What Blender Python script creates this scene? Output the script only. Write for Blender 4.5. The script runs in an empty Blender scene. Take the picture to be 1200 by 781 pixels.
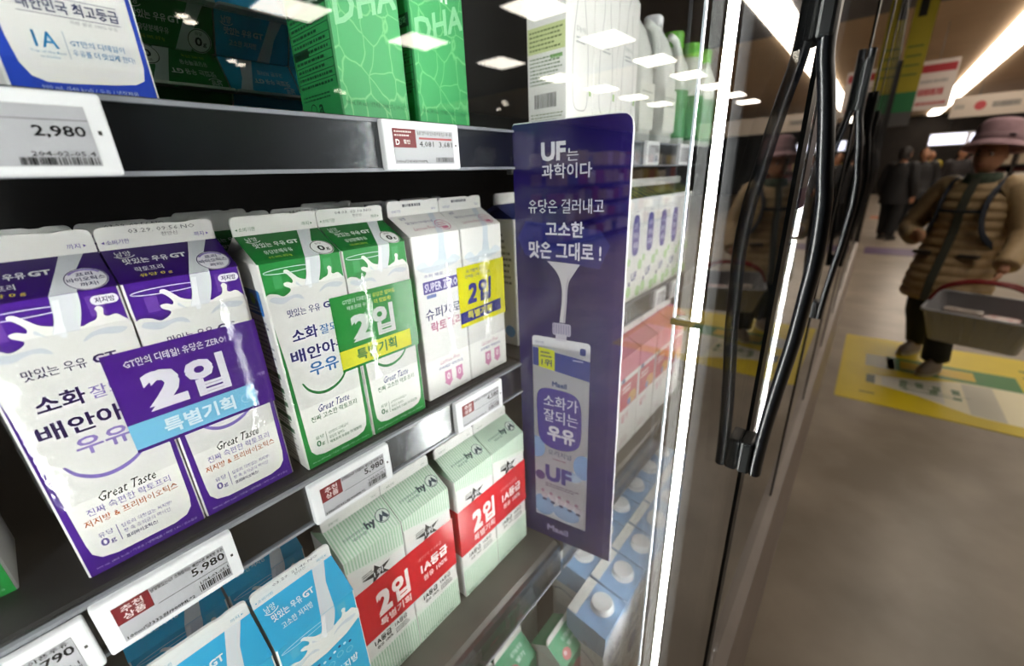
import bpy, bmesh, math, random
from mathutils import Vector, Matrix
from mathutils.geometry import tessellate_polygon

random.seed(7)
SC = bpy.context.scene
COL = SC.collection
HC = 1.37            # camera height above the floor; everything below is written relative to the lens

# ------------------------------------------------------------------ camera, world, exposure
cam_d = bpy.data.cameras.new('camera')
cam = bpy.data.objects.new('camera', cam_d)
COL.objects.link(cam)
cam_d.sensor_width = 36.0
cam_d.lens = 36.0 * 488.497 / 1200.0
cam_d.clip_start = 0.01
cam_d.clip_end = 100
cx = Vector((0.6358297, -0.7708271, -0.03932139))      # image right, in world axes
cy = Vector((-0.29306633, -0.19398298, -0.93620656))   # image down
cz = Vector((0.71402571, 0.60679172, -0.34924361))     # forward
cam.matrix_world = Matrix(((cx.x, -cy.x, -cz.x, 0), (cx.y, -cy.y, -cz.y, 0), (cx.z, -cy.z, -cz.z, 0), (0, 0, 0, 1)))
cam_d.dof.use_dof = True
cam_d.dof.focus_distance = 0.36
cam_d.dof.aperture_fstop = 4.2
SC.camera = cam
SC.view_settings.view_transform = 'Standard'
SC.view_settings.look = 'None'
SC.view_settings.gamma = 1.0
SC.view_settings.exposure = 0.0
SC.view_settings.use_curve_mapping = False
SC.cycles.use_denoising = True
SC.cycles.max_bounces = 10
SC.cycles.transparent_max_bounces = 24
SC.cycles.caustics_reflective = False
SC.cycles.caustics_refractive = False
SC.cycles.sample_clamp_indirect = 4.0
world = bpy.data.worlds.new('store_air')
SC.world = world
world.use_nodes = True
world.node_tree.nodes['Background'].inputs[0].default_value = (1.0, 0.9, 0.78, 1)
world.node_tree.nodes['Background'].inputs[1].default_value = 0.02

LED_POWER = 88.0        # case light strips
PANEL_POWER = 9.0       # ceiling panels
TUBE_POWER = 9.0        # linear ceiling light

# ------------------------------------------------------------------ materials
def lin(h):
    h = h.lstrip('#')
    out = []
    for i in (0, 2, 4):
        c = int(h[i:i + 2], 16) / 255.0
        out.append(c / 12.92 if c <= 0.04045 else ((c + 0.055) / 1.055) ** 2.4)
    return (out[0], out[1], out[2], 1.0)

_mats = {}
def mat(name, color, rough=0.5, metal=0.0, spec=0.5, emit=None, power=0.0, coat=0.0):
    if name in _mats:
        return _mats[name]
    m = bpy.data.materials.new(name)
    m.use_nodes = True
    b = m.node_tree.nodes['Principled BSDF']
    b.inputs['Base Color'].default_value = lin(color)
    b.inputs['Roughness'].default_value = rough
    b.inputs['Metallic'].default_value = metal
    b.inputs['Specular IOR Level'].default_value = spec
    b.inputs['Coat Weight'].default_value = coat
    if emit:
        b.inputs['Emission Color'].default_value = lin(emit)
        b.inputs['Emission Strength'].default_value = power
    _mats[name] = m
    return m

def ink(color, rough=0.42):
    return mat('ink_' + color.lstrip('#') + ('' if rough == 0.42 else str(rough)), color, rough, spec=0.35)

def noise_mat(name, c1, c2, scale, rough=0.5, bump=0.0, detail=4, metal=0.0, spec=0.5, stretch=None, c3=None):
    if name in _mats:
        return _mats[name]
    m = mat(name, c1, rough, metal, spec)
    nt = m.node_tree
    b = nt.nodes['Principled BSDF']
    tc = nt.nodes.new('ShaderNodeTexCoord')
    mp = nt.nodes.new('ShaderNodeMapping')
    if stretch:
        mp.inputs['Scale'].default_value = stretch
    n = nt.nodes.new('ShaderNodeTexNoise')
    n.inputs['Scale'].default_value = scale
    n.inputs['Detail'].default_value = detail
    r = nt.nodes.new('ShaderNodeValToRGB')
    r.color_ramp.elements[0].color = lin(c1)
    r.color_ramp.elements[1].color = lin(c2)
    r.color_ramp.elements[0].position = 0.35
    r.color_ramp.elements[1].position = 0.68
    nt.links.new(tc.outputs['Object'], mp.inputs['Vector'])
    nt.links.new(mp.outputs['Vector'], n.inputs['Vector'])
    nt.links.new(n.outputs['Fac'], r.inputs['Fac'])
    nt.links.new(r.outputs['Color'], b.inputs['Base Color'])
    if bump:
        bp = nt.nodes.new('ShaderNodeBump')
        bp.inputs['Strength'].default_value = bump
        bp.inputs['Distance'].default_value = 0.004
        nt.links.new(n.outputs['Fac'], bp.inputs['Height'])
        nt.links.new(bp.outputs['Normal'], b.inputs['Normal'])
    return m

def clear_mat(name, tint, n_if=2.0, rough=0.0, bump_scale=None, bump=0.0, extra=0.0):
    """Clear sheet: transmits straight through, reflects by Fresnel of its interfaces."""
    if name in _mats:
        return _mats[name]
    m = bpy.data.materials.new(name)
    m.use_nodes = True
    nt = m.node_tree
    nt.nodes.clear()
    out = nt.nodes.new('ShaderNodeOutputMaterial')
    mix = nt.nodes.new('ShaderNodeMixShader')
    tr = nt.nodes.new('ShaderNodeBsdfTransparent')
    tr.inputs[0].default_value = lin(tint)
    gl = nt.nodes.new('ShaderNodeBsdfGlossy')
    gl.inputs['Roughness'].default_value = rough
    # Schlick's Fresnel, the same from either side of the sheet
    ge = nt.nodes.new('ShaderNodeNewGeometry')
    dt = nt.nodes.new('ShaderNodeVectorMath'); dt.operation = 'DOT_PRODUCT'
    ab = nt.nodes.new('ShaderNodeMath'); ab.operation = 'ABSOLUTE'
    om = nt.nodes.new('ShaderNodeMath'); om.operation = 'SUBTRACT'; om.inputs[0].default_value = 1.0; om.use_clamp = True
    pw = nt.nodes.new('ShaderNodeMath'); pw.operation = 'POWER'; pw.inputs[1].default_value = 5.0
    fr = nt.nodes.new('ShaderNodeMath'); fr.operation = 'MULTIPLY_ADD'; fr.inputs[1].default_value = 0.96; fr.inputs[2].default_value = 0.04
    nt.links.new(ge.outputs['Incoming'], dt.inputs[0]); nt.links.new(ge.outputs['Normal'], dt.inputs[1])
    nt.links.new(dt.outputs['Value'], ab.inputs[0]); nt.links.new(ab.outputs[0], om.inputs[1]); nt.links.new(om.outputs[0], pw.inputs[0]); nt.links.new(pw.outputs[0], fr.inputs[0])
    # R = n F / (1 + (n-1) F)
    a = nt.nodes.new('ShaderNodeMath'); a.operation = 'MULTIPLY'; a.inputs[1].default_value = n_if
    b = nt.nodes.new('ShaderNodeMath'); b.operation = 'MULTIPLY_ADD'; b.inputs[1].default_value = n_if - 1.0; b.inputs[2].default_value = 1.0
    d = nt.nodes.new('ShaderNodeMath'); d.operation = 'DIVIDE'
    e = nt.nodes.new('ShaderNodeMath'); e.operation = 'ADD'; e.inputs[1].default_value = extra; e.use_clamp = True
    L = nt.links
    L.new(fr.outputs[0], a.inputs[0]); L.new(fr.outputs[0], b.inputs[0])
    L.new(a.outputs[0], d.inputs[0]); L.new(b.outputs[0], d.inputs[1])
    L.new(d.outputs[0], e.inputs[0]); L.new(e.outputs[0], mix.inputs[0])
    L.new(tr.outputs[0], mix.inputs[1]); L.new(gl.outputs[0], mix.inputs[2]); L.new(mix.outputs[0], out.inputs[0])
    if bump_scale:
        tc = nt.nodes.new('ShaderNodeTexCoord')
        n = nt.nodes.new('ShaderNodeTexNoise'); n.inputs['Scale'].default_value = bump_scale; n.inputs['Detail'].default_value = 3
        bp = nt.nodes.new('ShaderNodeBump'); bp.inputs['Strength'].default_value = bump; bp.inputs['Distance'].default_value = 0.003
        L.new(tc.outputs['Object'], n.inputs['Vector']); L.new(n.outputs['Fac'], bp.inputs['Height'])
        L.new(bp.outputs['Normal'], gl.inputs['Normal'])
    _mats[name] = m
    return m

PAPER = mat('carton_board', '#ecebe7', 0.42, spec=0.35)
BLACK = mat('black_plastic', '#0b0c0e', 0.45)
BLACKGLOSS = mat('black_satin_metal', '#0c0d11', 0.3)
SHELF = noise_mat('dark_shelf_steel', '#0d0d0f', '#1a1a1c', 9, 0.5, metal=0.2)
STEEL = noise_mat('grey_shelf_steel', '#55524d', '#66625c', 14, 0.42, metal=0.3)
WHITEPL = mat('white_plastic', '#f1f2f4', 0.35)
LEDM = mat('strip_light_diffuser', '#ffffff', 0.4, emit='#fbfaf7', power=LED_POWER)
LEDDOT = mat('strip_light_edge', '#dfe8ef', 0.3, emit='#eef6ff', power=0.9)
GLASS = clear_mat('door_glass', '#f6f8f7', 2.0)
CLEARPVC = clear_mat('clear_pvc', '#e9edf1', 2.0, 0.2, 60, 0.12, extra=0.03)
GUARD = clear_mat('clear_guard', '#e6e9ee', 2.0, 0.14, extra=0.03)
FILM = clear_mat('shrink_film', '#fbfbfc', 1.0, 0.10, 38, 0.35)
PANELM = mat('panel_light', '#ffffff', 0.5, emit='#fff4e6', power=PANEL_POWER)
TUBEM = mat('linear_light', '#ffffff', 0.5, emit='#fff1df', power=TUBE_POWER)

# ------------------------------------------------------------------ object helpers
def tag(o, label=None, cat=None, group=None, kind=None):
    if label: o['label'] = label
    if cat: o['category'] = cat
    if group: o['group'] = group
    if kind: o['kind'] = kind
    return o

def thing(name, label, cat, loc=(0, 0, 0), rotz=0.0, group=None):
    o = bpy.data.objects.new(name, None)
    o.empty_display_size = 0.02
    COL.objects.link(o)
    o.location = loc
    o.rotation_euler = (0, 0, rotz)
    return tag(o, label, cat, group)

def link(name, me, parent=None, loc=None):
    o = bpy.data.objects.new(name, me)
    COL.objects.link(o)
    if parent: o.parent = parent
    if loc: o.location = loc
    return o

class MB:
    """Collects shapes with several materials into one mesh."""
    def __init__(self):
        self.v = []; self.f = []; self.m = []; self.mats = []; self.smooth = []; self.nfix = None
    def mi(self, m):
        if m not in self.mats: self.mats.append(m)
        return self.mats.index(m)
    def add(self, verts, faces, m, smooth=False):
        k = len(self.v); i = self.mi(m)
        self.v += [tuple(p) for p in verts]
        for f in faces:
            self.f.append([k + a for a in f]); self.m.append(i); self.smooth.append(smooth)
    def box(self, x0, y0, z0, x1, y1, z1, m, bev=0.0):
        if bev <= 0:
            vs = [(x, y, z) for z in (z0, z1) for y in (y0, y1) for x in (x0, x1)]
            self.add(vs, [(0, 2, 3, 1), (4, 5, 7, 6), (0, 1, 5, 4), (2, 6, 7, 3), (0, 4, 6, 2), (1, 3, 7, 5)], m)
            return
        bm = bmesh.new()
        bmesh.ops.create_cube(bm, size=1)
        for q in bm.verts:
            q.co = ((x0 + x1) / 2 + q.co.x * (x1 - x0), (y0 + y1) / 2 + q.co.y * (y1 - y0), (z0 + z1) / 2 + q.co.z * (z1 - z0))
        bmesh.ops.bevel(bm, geom=list(bm.edges), offset=bev, segments=2, affect='EDGES', profile=0.5)
        self.bm(bm, m)
    def bm(self, bm, m, smooth=False):
        bm.verts.ensure_lookup_table(); bm.verts.index_update()
        self.add([v.co[:] for v in bm.verts], [[v.index for v in f.verts] for f in bm.faces], m, smooth)
        bm.free()
    def tube(self, pts, r, m, seg=10, caps=True, sx=1.0, smooth=True, closed=False):
        """Round bar along a polyline; r a number or list, sx flattens it sideways."""
        pts = [Vector(p) for p in pts]
        n = len(pts)
        rs = r if isinstance(r, (list, tuple)) else [r] * n
        up = None
        vs = []; fs = []
        for i, p in enumerate(pts):
            if closed:
                t = (pts[(i + 1) % n] - pts[i - 1]).normalized()
            else:
                t = (pts[min(i + 1, n - 1)] - pts[max(i - 1, 0)]).normalized()
            if up is None:
                up = Vector((0, 0, 1)) if abs(t.z) < 0.9 else Vector((0, 1, 0))
            a = up - t * up.dot(t)
            a.normalize(); up = a
            b = t.cross(a)
            for k in range(seg):
                w = 2 * math.pi * k / seg
                vs.append(p + a * (math.cos(w) * rs[i]) + b * (math.sin(w) * rs[i] * sx))
        m2 = n if closed else n - 1
        for i in range(m2):
            for k in range(seg):
                j = (i + 1) % n
                fs.append((i * seg + k, i * seg + (k + 1) % seg, j * seg + (k + 1) % seg, j * seg + k))
        if caps and not closed:
            fs.append(tuple(range(seg - 1, -1, -1)))
            fs.append(tuple((n - 1) * seg + k for k in range(seg)))
        self.add(vs, fs, m, smooth)
    def rings(self, rings, m, caps=True, smooth=True, mats=None):
        """Loft through closed rings of equal length."""
        n = len(rings[0]); vs = [p for r in rings for p in r]; fs = []
        for i in range(len(rings) - 1):
            for k in range(n):
                fs.append((i * n + k, i * n + (k + 1) % n, (i + 1) * n + (k + 1) % n, (i + 1) * n + k))
        self.add(vs, fs, m, smooth)
        if caps:
            self.add(rings[0], [tuple(range(n - 1, -1, -1))], m)
            self.add(rings[-1], [tuple(range(n))], m)
    def lathe(self, prof, m, seg=20, c=(0, 0, 0), sx=1.0, sy=1.0, caps=True):
        rs = [[(c[0] + math.cos(2 * math.pi * k / seg) * r * sx, c[1] + math.sin(2 * math.pi * k / seg) * r * sy, c[2] + z) for k in range(seg)] for r, z in prof]
        self.rings(rs, m, caps)
    def prism(self, outline, axis, a0, a1, m):
        """Extrude a 2D outline. axis 'y': outline (x,z); axis 'x': outline (y,z); axis 'z': outline (x,y)."""
        def P(p, a):
            return (p[0], a, p[1]) if axis == 'y' else ((a, p[0], p[1]) if axis == 'x' else (p[0], p[1], a))
        n = len(outline)
        vs = [P(p, a0) for p in outline] + [P(p, a1) for p in outline]
        tris = tessellate_polygon([[Vector((p[0], p[1], 0)) for p in outline]])
        fs = [tuple(t) for t in tris] + [tuple(q + n for q in reversed(t)) for t in tris]
        fs += [(i, (i + 1) % n, n + (i + 1) % n, n + i) for i in range(n)]
        self.add(vs, fs, m)
    def merge(self, other):
        if self.nfix is None: self.nfix = len(self.f)      # printed marks keep their own facing
        k = len(self.v); self.v += other.v
        ix = [self.mi(m) for m in other.mats]
        self.f += [[k + a for a in f] for f in other.f]; self.m += [ix[i] for i in other.m]; self.smooth += other.smooth
        return self
    def mesh(self, name, fix=False):
        me = bpy.data.meshes.new(name)
        me.from_pydata(self.v, [], self.f)
        for m in self.mats: me.materials.append(m)
        me.polygons.foreach_set('material_index', self.m)
        me.polygons.foreach_set('use_smooth', self.smooth)
        if fix:
            bm = bmesh.new(); bm.from_mesh(me)
            bmesh.ops.recalc_face_normals(bm, faces=list(bm.faces)[:self.nfix])
            bm.to_mesh(me); bm.free()
        me.update()
        return me
    def build(self, name, parent=None, loc=None, fix=True):
        return link(name, self.mesh(name, fix), parent, loc)

def structure(name, mb):
    return tag(mb.build(name), kind='structure')

# ------------------------------------------------------------------ flat printing on a surface
_txt = {}
def text_mesh(s, bold, shear):
    key = (s, bold, shear)
    if key not in _txt:
        c = bpy.data.curves.new('lettering', 'FONT')
        c.body = s; c.resolution_u = 2 if len(s) < 8 else 1
        c.offset = bold; c.shear = shear; c.align_x = 'LEFT'
        o = bpy.data.objects.new('lettering', c)
        me = o.to_mesh()
        vs = [(v.co.x, v.co.y) for v in me.vertices]
        fs = [tuple(p.vertices) for p in me.polygons]
        o.to_mesh_clear()
        bpy.data.objects.remove(o); bpy.data.curves.remove(c)
        xs = [v[0] for v in vs]; ys = [v[1] for v in vs]
        _txt[key] = (vs, fs, min(xs), max(xs), min(ys), max(ys))
    return _txt[key]

LAY = 0.00012
class Face:
    """A plane in a thing's own space; u and v in millimetres."""
    def __init__(self, O, U, V, N):
        self.O = Vector(O); self.U = Vector(U).normalized() * 0.001; self.V = Vector(V).normalized() * 0.001; self.N = Vector(N).normalized()
    def pt(self, u, v, l):
        return self.O + self.U * u + self.V * v + self.N * (l * LAY)

class Print(MB):
    def poly(self, F, pts, color, l=1):
        m = ink(color) if isinstance(color, str) else color
        tris = tessellate_polygon([[Vector((p[0], p[1], 0)) for p in pts]])
        vs = [F.pt(p[0], p[1], l) for p in pts]
        out = []
        for t in tris:
            a, b, c = (pts[i] for i in t)
            out.append(t if (b[0] - a[0]) * (c[1] - a[1]) - (b[1] - a[1]) * (c[0] - a[0]) > 0 else t[::-1])
        self.add(vs, out, m)
    def rect(self, F, u0, v0, u1, v1, color, l=1):
        self.poly(F, [(u0, v0), (u1, v0), (u1, v1), (u0, v1)], color, l)
    def rrect(self, F, u0, v0, u1, v1, r, color, l=1):
        self.poly(F, rr(u0, v0, u1, v1, r), color, l)
    def disc(self, F, u, v, r, color, l=1, ry=None):
        ry = ry or r
        self.poly(F, [(u + r * math.cos(a * math.pi / 14), v + ry * math.sin(a * math.pi / 14)) for a in range(28)], color, l)
    def stroke(self, F, pts, w, color, l=1, closed=False):
        m = ink(color) if isinstance(color, str) else color
        n = len(pts); L = []; R = []
        for i in range(n):
            a = pts[i - 1] if (closed or i > 0) else pts[i]
            b = pts[(i + 1) % n] if (closed or i < n - 1) else pts[i]
            dx, dy = b[0] - a[0], b[1] - a[1]
            d = math.hypot(dx, dy) or 1
            ww = w[i] if isinstance(w, (list, tuple)) else w
            L.append((pts[i][0] - dy / d * ww / 2, pts[i][1] + dx / d * ww / 2)); R.append((pts[i][0] + dy / d * ww / 2, pts[i][1] - dx / d * ww / 2))
        vs = [F.pt(p[0], p[1], l) for p in L + R]
        fs = [(i, n + i, n + (i + 1) % n, (i + 1) % n) for i in range(n if closed else n - 1)]
        self.add(vs, fs, m)
    def ring(self, F, u, v, r, w, color, l=1, ry=None):
        ry = ry or r
        self.stroke(F, [(u + r * math.cos(a * math.pi / 18), v + ry * math.sin(a * math.pi / 18)) for a in range(36)], w, color, l, True)
    def text(self, F, s, u0, v0, u1, v1, color, l=3, bold=0.0, shear=0.0, rot=0.0, keep=False, skew=0.0):
        """Lettering fitted into the box u0..u1 x v0..v1."""
        m = ink(color) if isinstance(color, str) else color
        vs, fs, a, b, c, d = text_mesh(s, 0.0, shear)
        w = bold * 0.75; a -= w; b += w; c -= w; d += w
        sx = (u1 - u0) / (b - a); sy = (v1 - v0) / (d - c)
        if keep: sx = sy = min(sx, sy)
        cu, cv = (u0 + u1) / 2, (v0 + v1) / 2
        cr, sr = math.cos(rot), math.sin(rot)
        # heavier strokes: the same glyphs overprinted with small offsets
        shifts = [(0, 0)] if bold <= 0.004 else ([(-w, 0), (w, 0)] if bold < 0.018 else [(-w, -w), (w, -w), (w, w), (-w, w)])
        for k, (ox, oy) in enumerate(shifts):
            out = []
            for x, y in vs:
                p = (x + ox - (a + b) / 2) * sx; q = (y + oy - (c + d) / 2) * sy + p * skew
                out.append(F.pt(cu + p * cr - q * sr, cv + p * sr + q * cr, l + 0.08 * k))
            self.add(out, fs, m)
    def barcode(self, F, u0, v0, u1, v1, color='#202024', l=2, seed=1):
        r = random.Random(seed); u = u0
        while u < u1:
            w = r.choice((0.35, 0.5, 0.8)); self.rect(F, u, v0, min(u + w, u1), v1, color, l); u += w + r.choice((0.35, 0.5, 0.9))
    def lines(self, F, u0, v0, u1, v1, n, color, l=2, seed=1, h=0.45):
        """Rows of print too small to read."""
        r = random.Random(seed); step = (v1 - v0) / n
        for i in range(n):
            u = u0; v = v0 + step * (i + 0.5)
            end = u1 - r.random() * 0.3 * (u1 - u0)
            while u < end:
                w = (1.2 + 3.0 * r.random()) * (u1 - u0) / 40
                self.rect(F, u, v - step * h / 2, min(u + w, u1), v + step * h / 2, color, l); u += w + (u1 - u0) / 45
    def build(self, name, parent=None, loc=None):
        return link(name, self.mesh(name), parent, loc)

def rr(u0, v0, u1, v1, r, n=5):
    out = []
    for cu, cv, a0 in ((u1 - r, v1 - r, 0), (u0 + r, v1 - r, 90), (u0 + r, v0 + r, 180), (u1 - r, v0 + r, 270)):
        for k in range(n + 1):
            a = math.radians(a0 + 90 * k / n); out.append((cu + r * math.cos(a), cv + r * math.sin(a)))
    return out

def spline(pts, n=5, closed=False):
    out = []; N = len(pts)
    for i in range(N if closed else N - 1):
        p0 = pts[(i - 1) % N] if closed or i > 0 else pts[i]
        p1 = pts[i]; p2 = pts[(i + 1) % N]
        p3 = pts[(i + 2) % N] if closed or i + 2 < N else p2
        for k in range(n):
            t = k / n
            out.append(tuple(0.5 * (2 * p1[j] + (p2[j] - p0[j]) * t + (2 * p0[j] - 5 * p1[j] + 4 * p2[j] - p3[j]) * t * t + (3 * p1[j] - p0[j] - 3 * p2[j] + p3[j]) * t ** 3) for j in (0, 1)))
    if not closed: out.append(pts[-1])
    return out

# ================================================================== SETTING
G0, G1 = 0.063, 0.069          # door glass, front and back
GAPS = [-0.36] + [0.52 + 0.667 * k for k in range(10)]
XEND = GAPS[-1]
FLOOR = -HC
DECK = -0.862
TOPZ = 0.74

floor_m = noise_mat('polished_floor', '#8d8274', '#a99d8e', 2.6, 0.34, detail=8, spec=0.4)
m = MB(); m.box(-8, -9, FLOOR - 0.1, 26, 1.4, FLOOR, floor_m); structure('floor', m)
m = MB(); m.box(7.9, -9, 1.75, 26, 1.4, 1.85, noise_mat('tan_ceiling', '#c8ad8c', '#d2b896', 1.2, 0.9)); structure('ceiling', m)
m = MB(); m.box(-8, -9, 1.75, 7.9, 1.4, 1.85, noise_mat('grey_ceiling', '#6d6c70', '#77767a', 1.2, 0.9)); structure('ceiling_front', m)
wall_m = noise_mat('store_wall', '#241f1c', '#2e2824', 3, 0.8)
m = MB(); m.box(26, -9, FLOOR, 26.1, 1.4, 1.75, wall_m); structure('wall_far', m)
m = MB(); m.box(-8.1, -9, FLOOR, -8, 1.4, 1.75, wall_m); structure('wall_near', m)
m = MB(); m.box(-8, -9.1, FLOOR, 26, -9, 1.75, wall_m); structure('wall_opposite', m)
m = MB(); m.box(-8, 1.4, FLOOR, 26, 1.5, 1.75, wall_m); structure('wall_back', m)

# coloured strips laid across the aisle floor
m = MB(); m.box(14.6, -3.2, FLOOR, 15.3, -0.02, FLOOR + 0.004, noise_mat('orange_floor_tape', '#b4683c', '#c07444', 4, 0.5)); tag(m.build('floor_strip'), 'orange strip across the far aisle floor', 'floor marking')
m = MB(); m.box(8.8, -0.85, FLOOR, 9.5, -0.04, FLOOR + 0.004, noise_mat('violet_floor_tape', '#5b4a68', '#6a5a78', 4, 0.5)); tag(m.build('floor_strip'), 'dull violet strip on the floor beyond the shopper', 'floor marking')

# ---- refrigerated case
case = thing('refrigerated_case', 'long black glass fronted refrigerated case of milk cartons', 'fridge', (0, 0, FLOOR))
def zc(z): return z - FLOOR
case_back = noise_mat('black_liner', '#060607', '#0c0c0d', 5, 0.55)
m = MB(); m.box(-1.1, 0.78, 0, XEND, 0.9, zc(TOPZ) + 0.25, case_back); m.build('back_wall', case)
m = MB(); m.box(-1.1, 0.0705, zc(TOPZ), XEND, 0.78, zc(TOPZ) + 0.25, case_back); m.build('canopy', case)
m = MB(); m.box(-1.1, 0.0705, 0, XEND, 0.78, zc(DECK), noise_mat('deck_steel', '#6e655a', '#7a7064', 8, 0.45)); m.build('deck', case)
m = MB()
m.prism([(0.03, 0.0), (0.0700, 0.0), (0.0700, zc(DECK) - 0.02), (0.045, zc(DECK) - 0.03), (0.03, 0.08)], 'x', -1.1, XEND, noise_mat('kick_panel', '#8a7c73', '#96887e', 6, 0.4)); m.build('kick_plate', case)
m = MB(); m.box(XEND, 0.04, 0, XEND + 0.04, 0.9, zc(TOPZ) + 0.25, case_back); m.build('end_panel', case)
m = MB(); m.box(-1.14, 0.04, 0, -1.1, 0.9, zc(TOPZ) + 0.25, case_back); m.build('end_panel', case)
for i, g in enumerate(GAPS[1:-1]):
    m = MB(); m.box(g - 0.085, 0.100, zc(DECK), g + 0.06, 0.111, zc(TOPZ), mat('matt_black_post', '#08080a', 0.7, spec=0.2), 0.002)
    mu = m.build('mullion', case)
m = MB(); m.box(GAPS[0] - 0.03, 0.088, zc(DECK), GAPS[0] + 0.05, 0.150, zc(TOPZ), BLACK, 0.004); m.build('mullion', case)

# strip lights on the door posts
def strip_light(x, label, wide=1.0):
    t = thing('strip_light', label, 'light', (x, 0.1155, DECK + 0.165), group='strip lights on the door posts')
    H = TOPZ - DECK - 0.02 - 0.155
    m = MB(); m.box(-0.005 * wide, -0.0035, 0, 0.0055 * wide, 0.0035, H, LEDM, 0.0015); m.build('light_tube', t)

    m = MB()
    m.box(-0.003, 0.0205, 0, 0.001, 0.0225, H, LEDDOT)
    m.build('lens_edge', t)
    m = MB()
    zn = -0.155 - DECK - 0.155
    m.box(-0.007, -0.0065, zn - 0.005, 0.0085, 0.0235, zn + 0.002, mat('clip_grey', '#3a3a3c', 0.5), 0.001); m.build('holder_clip', t)
    return t
strip_light(GAPS[1] - 0.095, 'nearest vertical white strip light on the first black door post')
for g in GAPS[2:3]:
    strip_light(g - 0.095, 'vertical white strip light on the second door post, behind the nearest handle')
# the strip on the post just left of the view lights the near cartons
t = strip_light(-0.300, 'vertical white strip light on the post left of the view', 2.2)

# ---- glass doors with bow handles
def handle(parent, x):
    t = bpy.data.objects.new('bow_handle', None); COL.objects.link(t); t.parent = parent
    y = 0.014
    zt, zb = 0.125, -0.305
    pts = spline([(0.0555, 0.20), (0.0555, 0.122), (0.0540, 0.087), (0.0490, 0.062), (0.0430, 0.029), (0.0380, -0.005), (0.0335, -0.033), (0.0310, -0.079), (0.0325, -0.12), (0.0345, -0.164), (0.0390, -0.214), (0.0430, -0.267), (0.0450, -0.313), (0.0450, -0.330)], 3)
    m = MB()
    rings = []
    for a, z in pts:
        rings.append([(x + 0.010 * math.cos(w * math.pi / 6) * (1 if abs(math.cos(w * math.pi / 6)) < .9 else .95), a + 0.0066 * math.sin(w * math.pi / 6), z - FLOOR) for w in range(12)])
    m.rings(rings, BLACKGLOSS); m.build('grip', t)
    for z0, z1 in ((zt - 0.030, zt + 0.06), (zb - 0.026, zb + 0.014)):
        m = MB(); m.box(x - 0.010, 0.050, z0 - FLOOR, x + 0.024, G0, z1 - FLOOR, BLACK, 0.003); m.build('mount', t)
    return t
names = ['first', 'second', 'third', 'fourth', 'fifth', 'sixth', 'seventh', 'eighth', 'ninth', 'tenth']
for i in range(len(GAPS) - 1):
    a, b = GAPS[i], GAPS[i + 1]
    lab = 'nearest clear glass door with the milk cartons behind it' if i == 0 else ('black handled glass door next along after the first bright strip light' if i == 1 else 'black edged glass door further along the case')
    d = thing('case_door', lab, 'door', (0, 0, FLOOR), group=None if i < 2 else 'glass doors along the case')
    m = MB(); m.box(a + 0.004, G0, zc(DECK) - 0.01, b - 0.004, G1, zc(TOPZ) + 0.1, GLASS); m.build('glass_pane', d)
    for xa, xb in ((a + 0.0, a + 0.015), (b - 0.016, b - 0.0)):
        m = MB(); m.box(xa + 0.0005, G0 - 0.002, zc(DECK) - 0.01, xb - 0.0005, G1 + 0.004, zc(TOPZ) + 0.1, BLACK); m.build('edge_gasket', d)
    handle(d, b - 0.045)

# grey and purple notice stuck to the second door
t = thing('door_sticker', 'grey notice with a purple foot stuck on the second glass door', 'sticker', (0.566, G0 - 0.0012, -0.045))
m = MB(); m.box(0, 0, 0.022, 0.042, 0.0010, 0.135, mat('notice_grey', '#8d8688', 0.4)); m.build('sheet', t)
m = MB(); m.box(0, 0, 0, 0.042, 0.0010, 0.0218, mat('notice_purple', '#6a4a66', 0.4)); m.build('purple_foot', t)

# ---- shelves
def shelf(name, label, x0, x1, yf, z, mtl, th=0.022, grp=None):
    t = thing(name, label, 'shelf', (x0, yf, z), group=grp)
    W = x1 - x0
    m = MB(); m.prism([(0.0, -0.004), (0.006, 0.0), (0.775 - yf, 0.0), (0.775 - yf, -th), (0.05, -th), (0.0, -0.03)], 'x', 0, W, mtl); m.build('shelf_plate', t)
    return t
def rail(x0, x1, y, z1, z0, label, tilt=0.0, parent=None):
    """dark ticket channel with a clear strip in front of it, as a part of its shelf"""
    m = MB(); m.box(x0, y + 0.0035, z0, x1, y + 0.006, z1, noise_mat('ticket_channel', '#121317', '#1d1e22', 30, 0.35), 0.0006); ch = m.build('ticket_channel', parent)
    m = MB()
    m.box(x0, y, z0 + 0.0012, x1, y + 0.0010, z1 - 0.001, CLEARPVC)
    m.box(x0, y - 0.0012, z1 - 0.0028, x1, y + 0.003, z1, mat('rail_lip', '#8d9096', 0.25, spec=0.6))
    m.box(x0, y - 0.0015, z0, x1, y + 0.003, z0 + 0.0028, mat('rail_lip', '#8d9096', 0.25))
    m.build('clear_strip', parent)
XL, XM, XR = -0.50, 0.4265, 1.092
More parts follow.
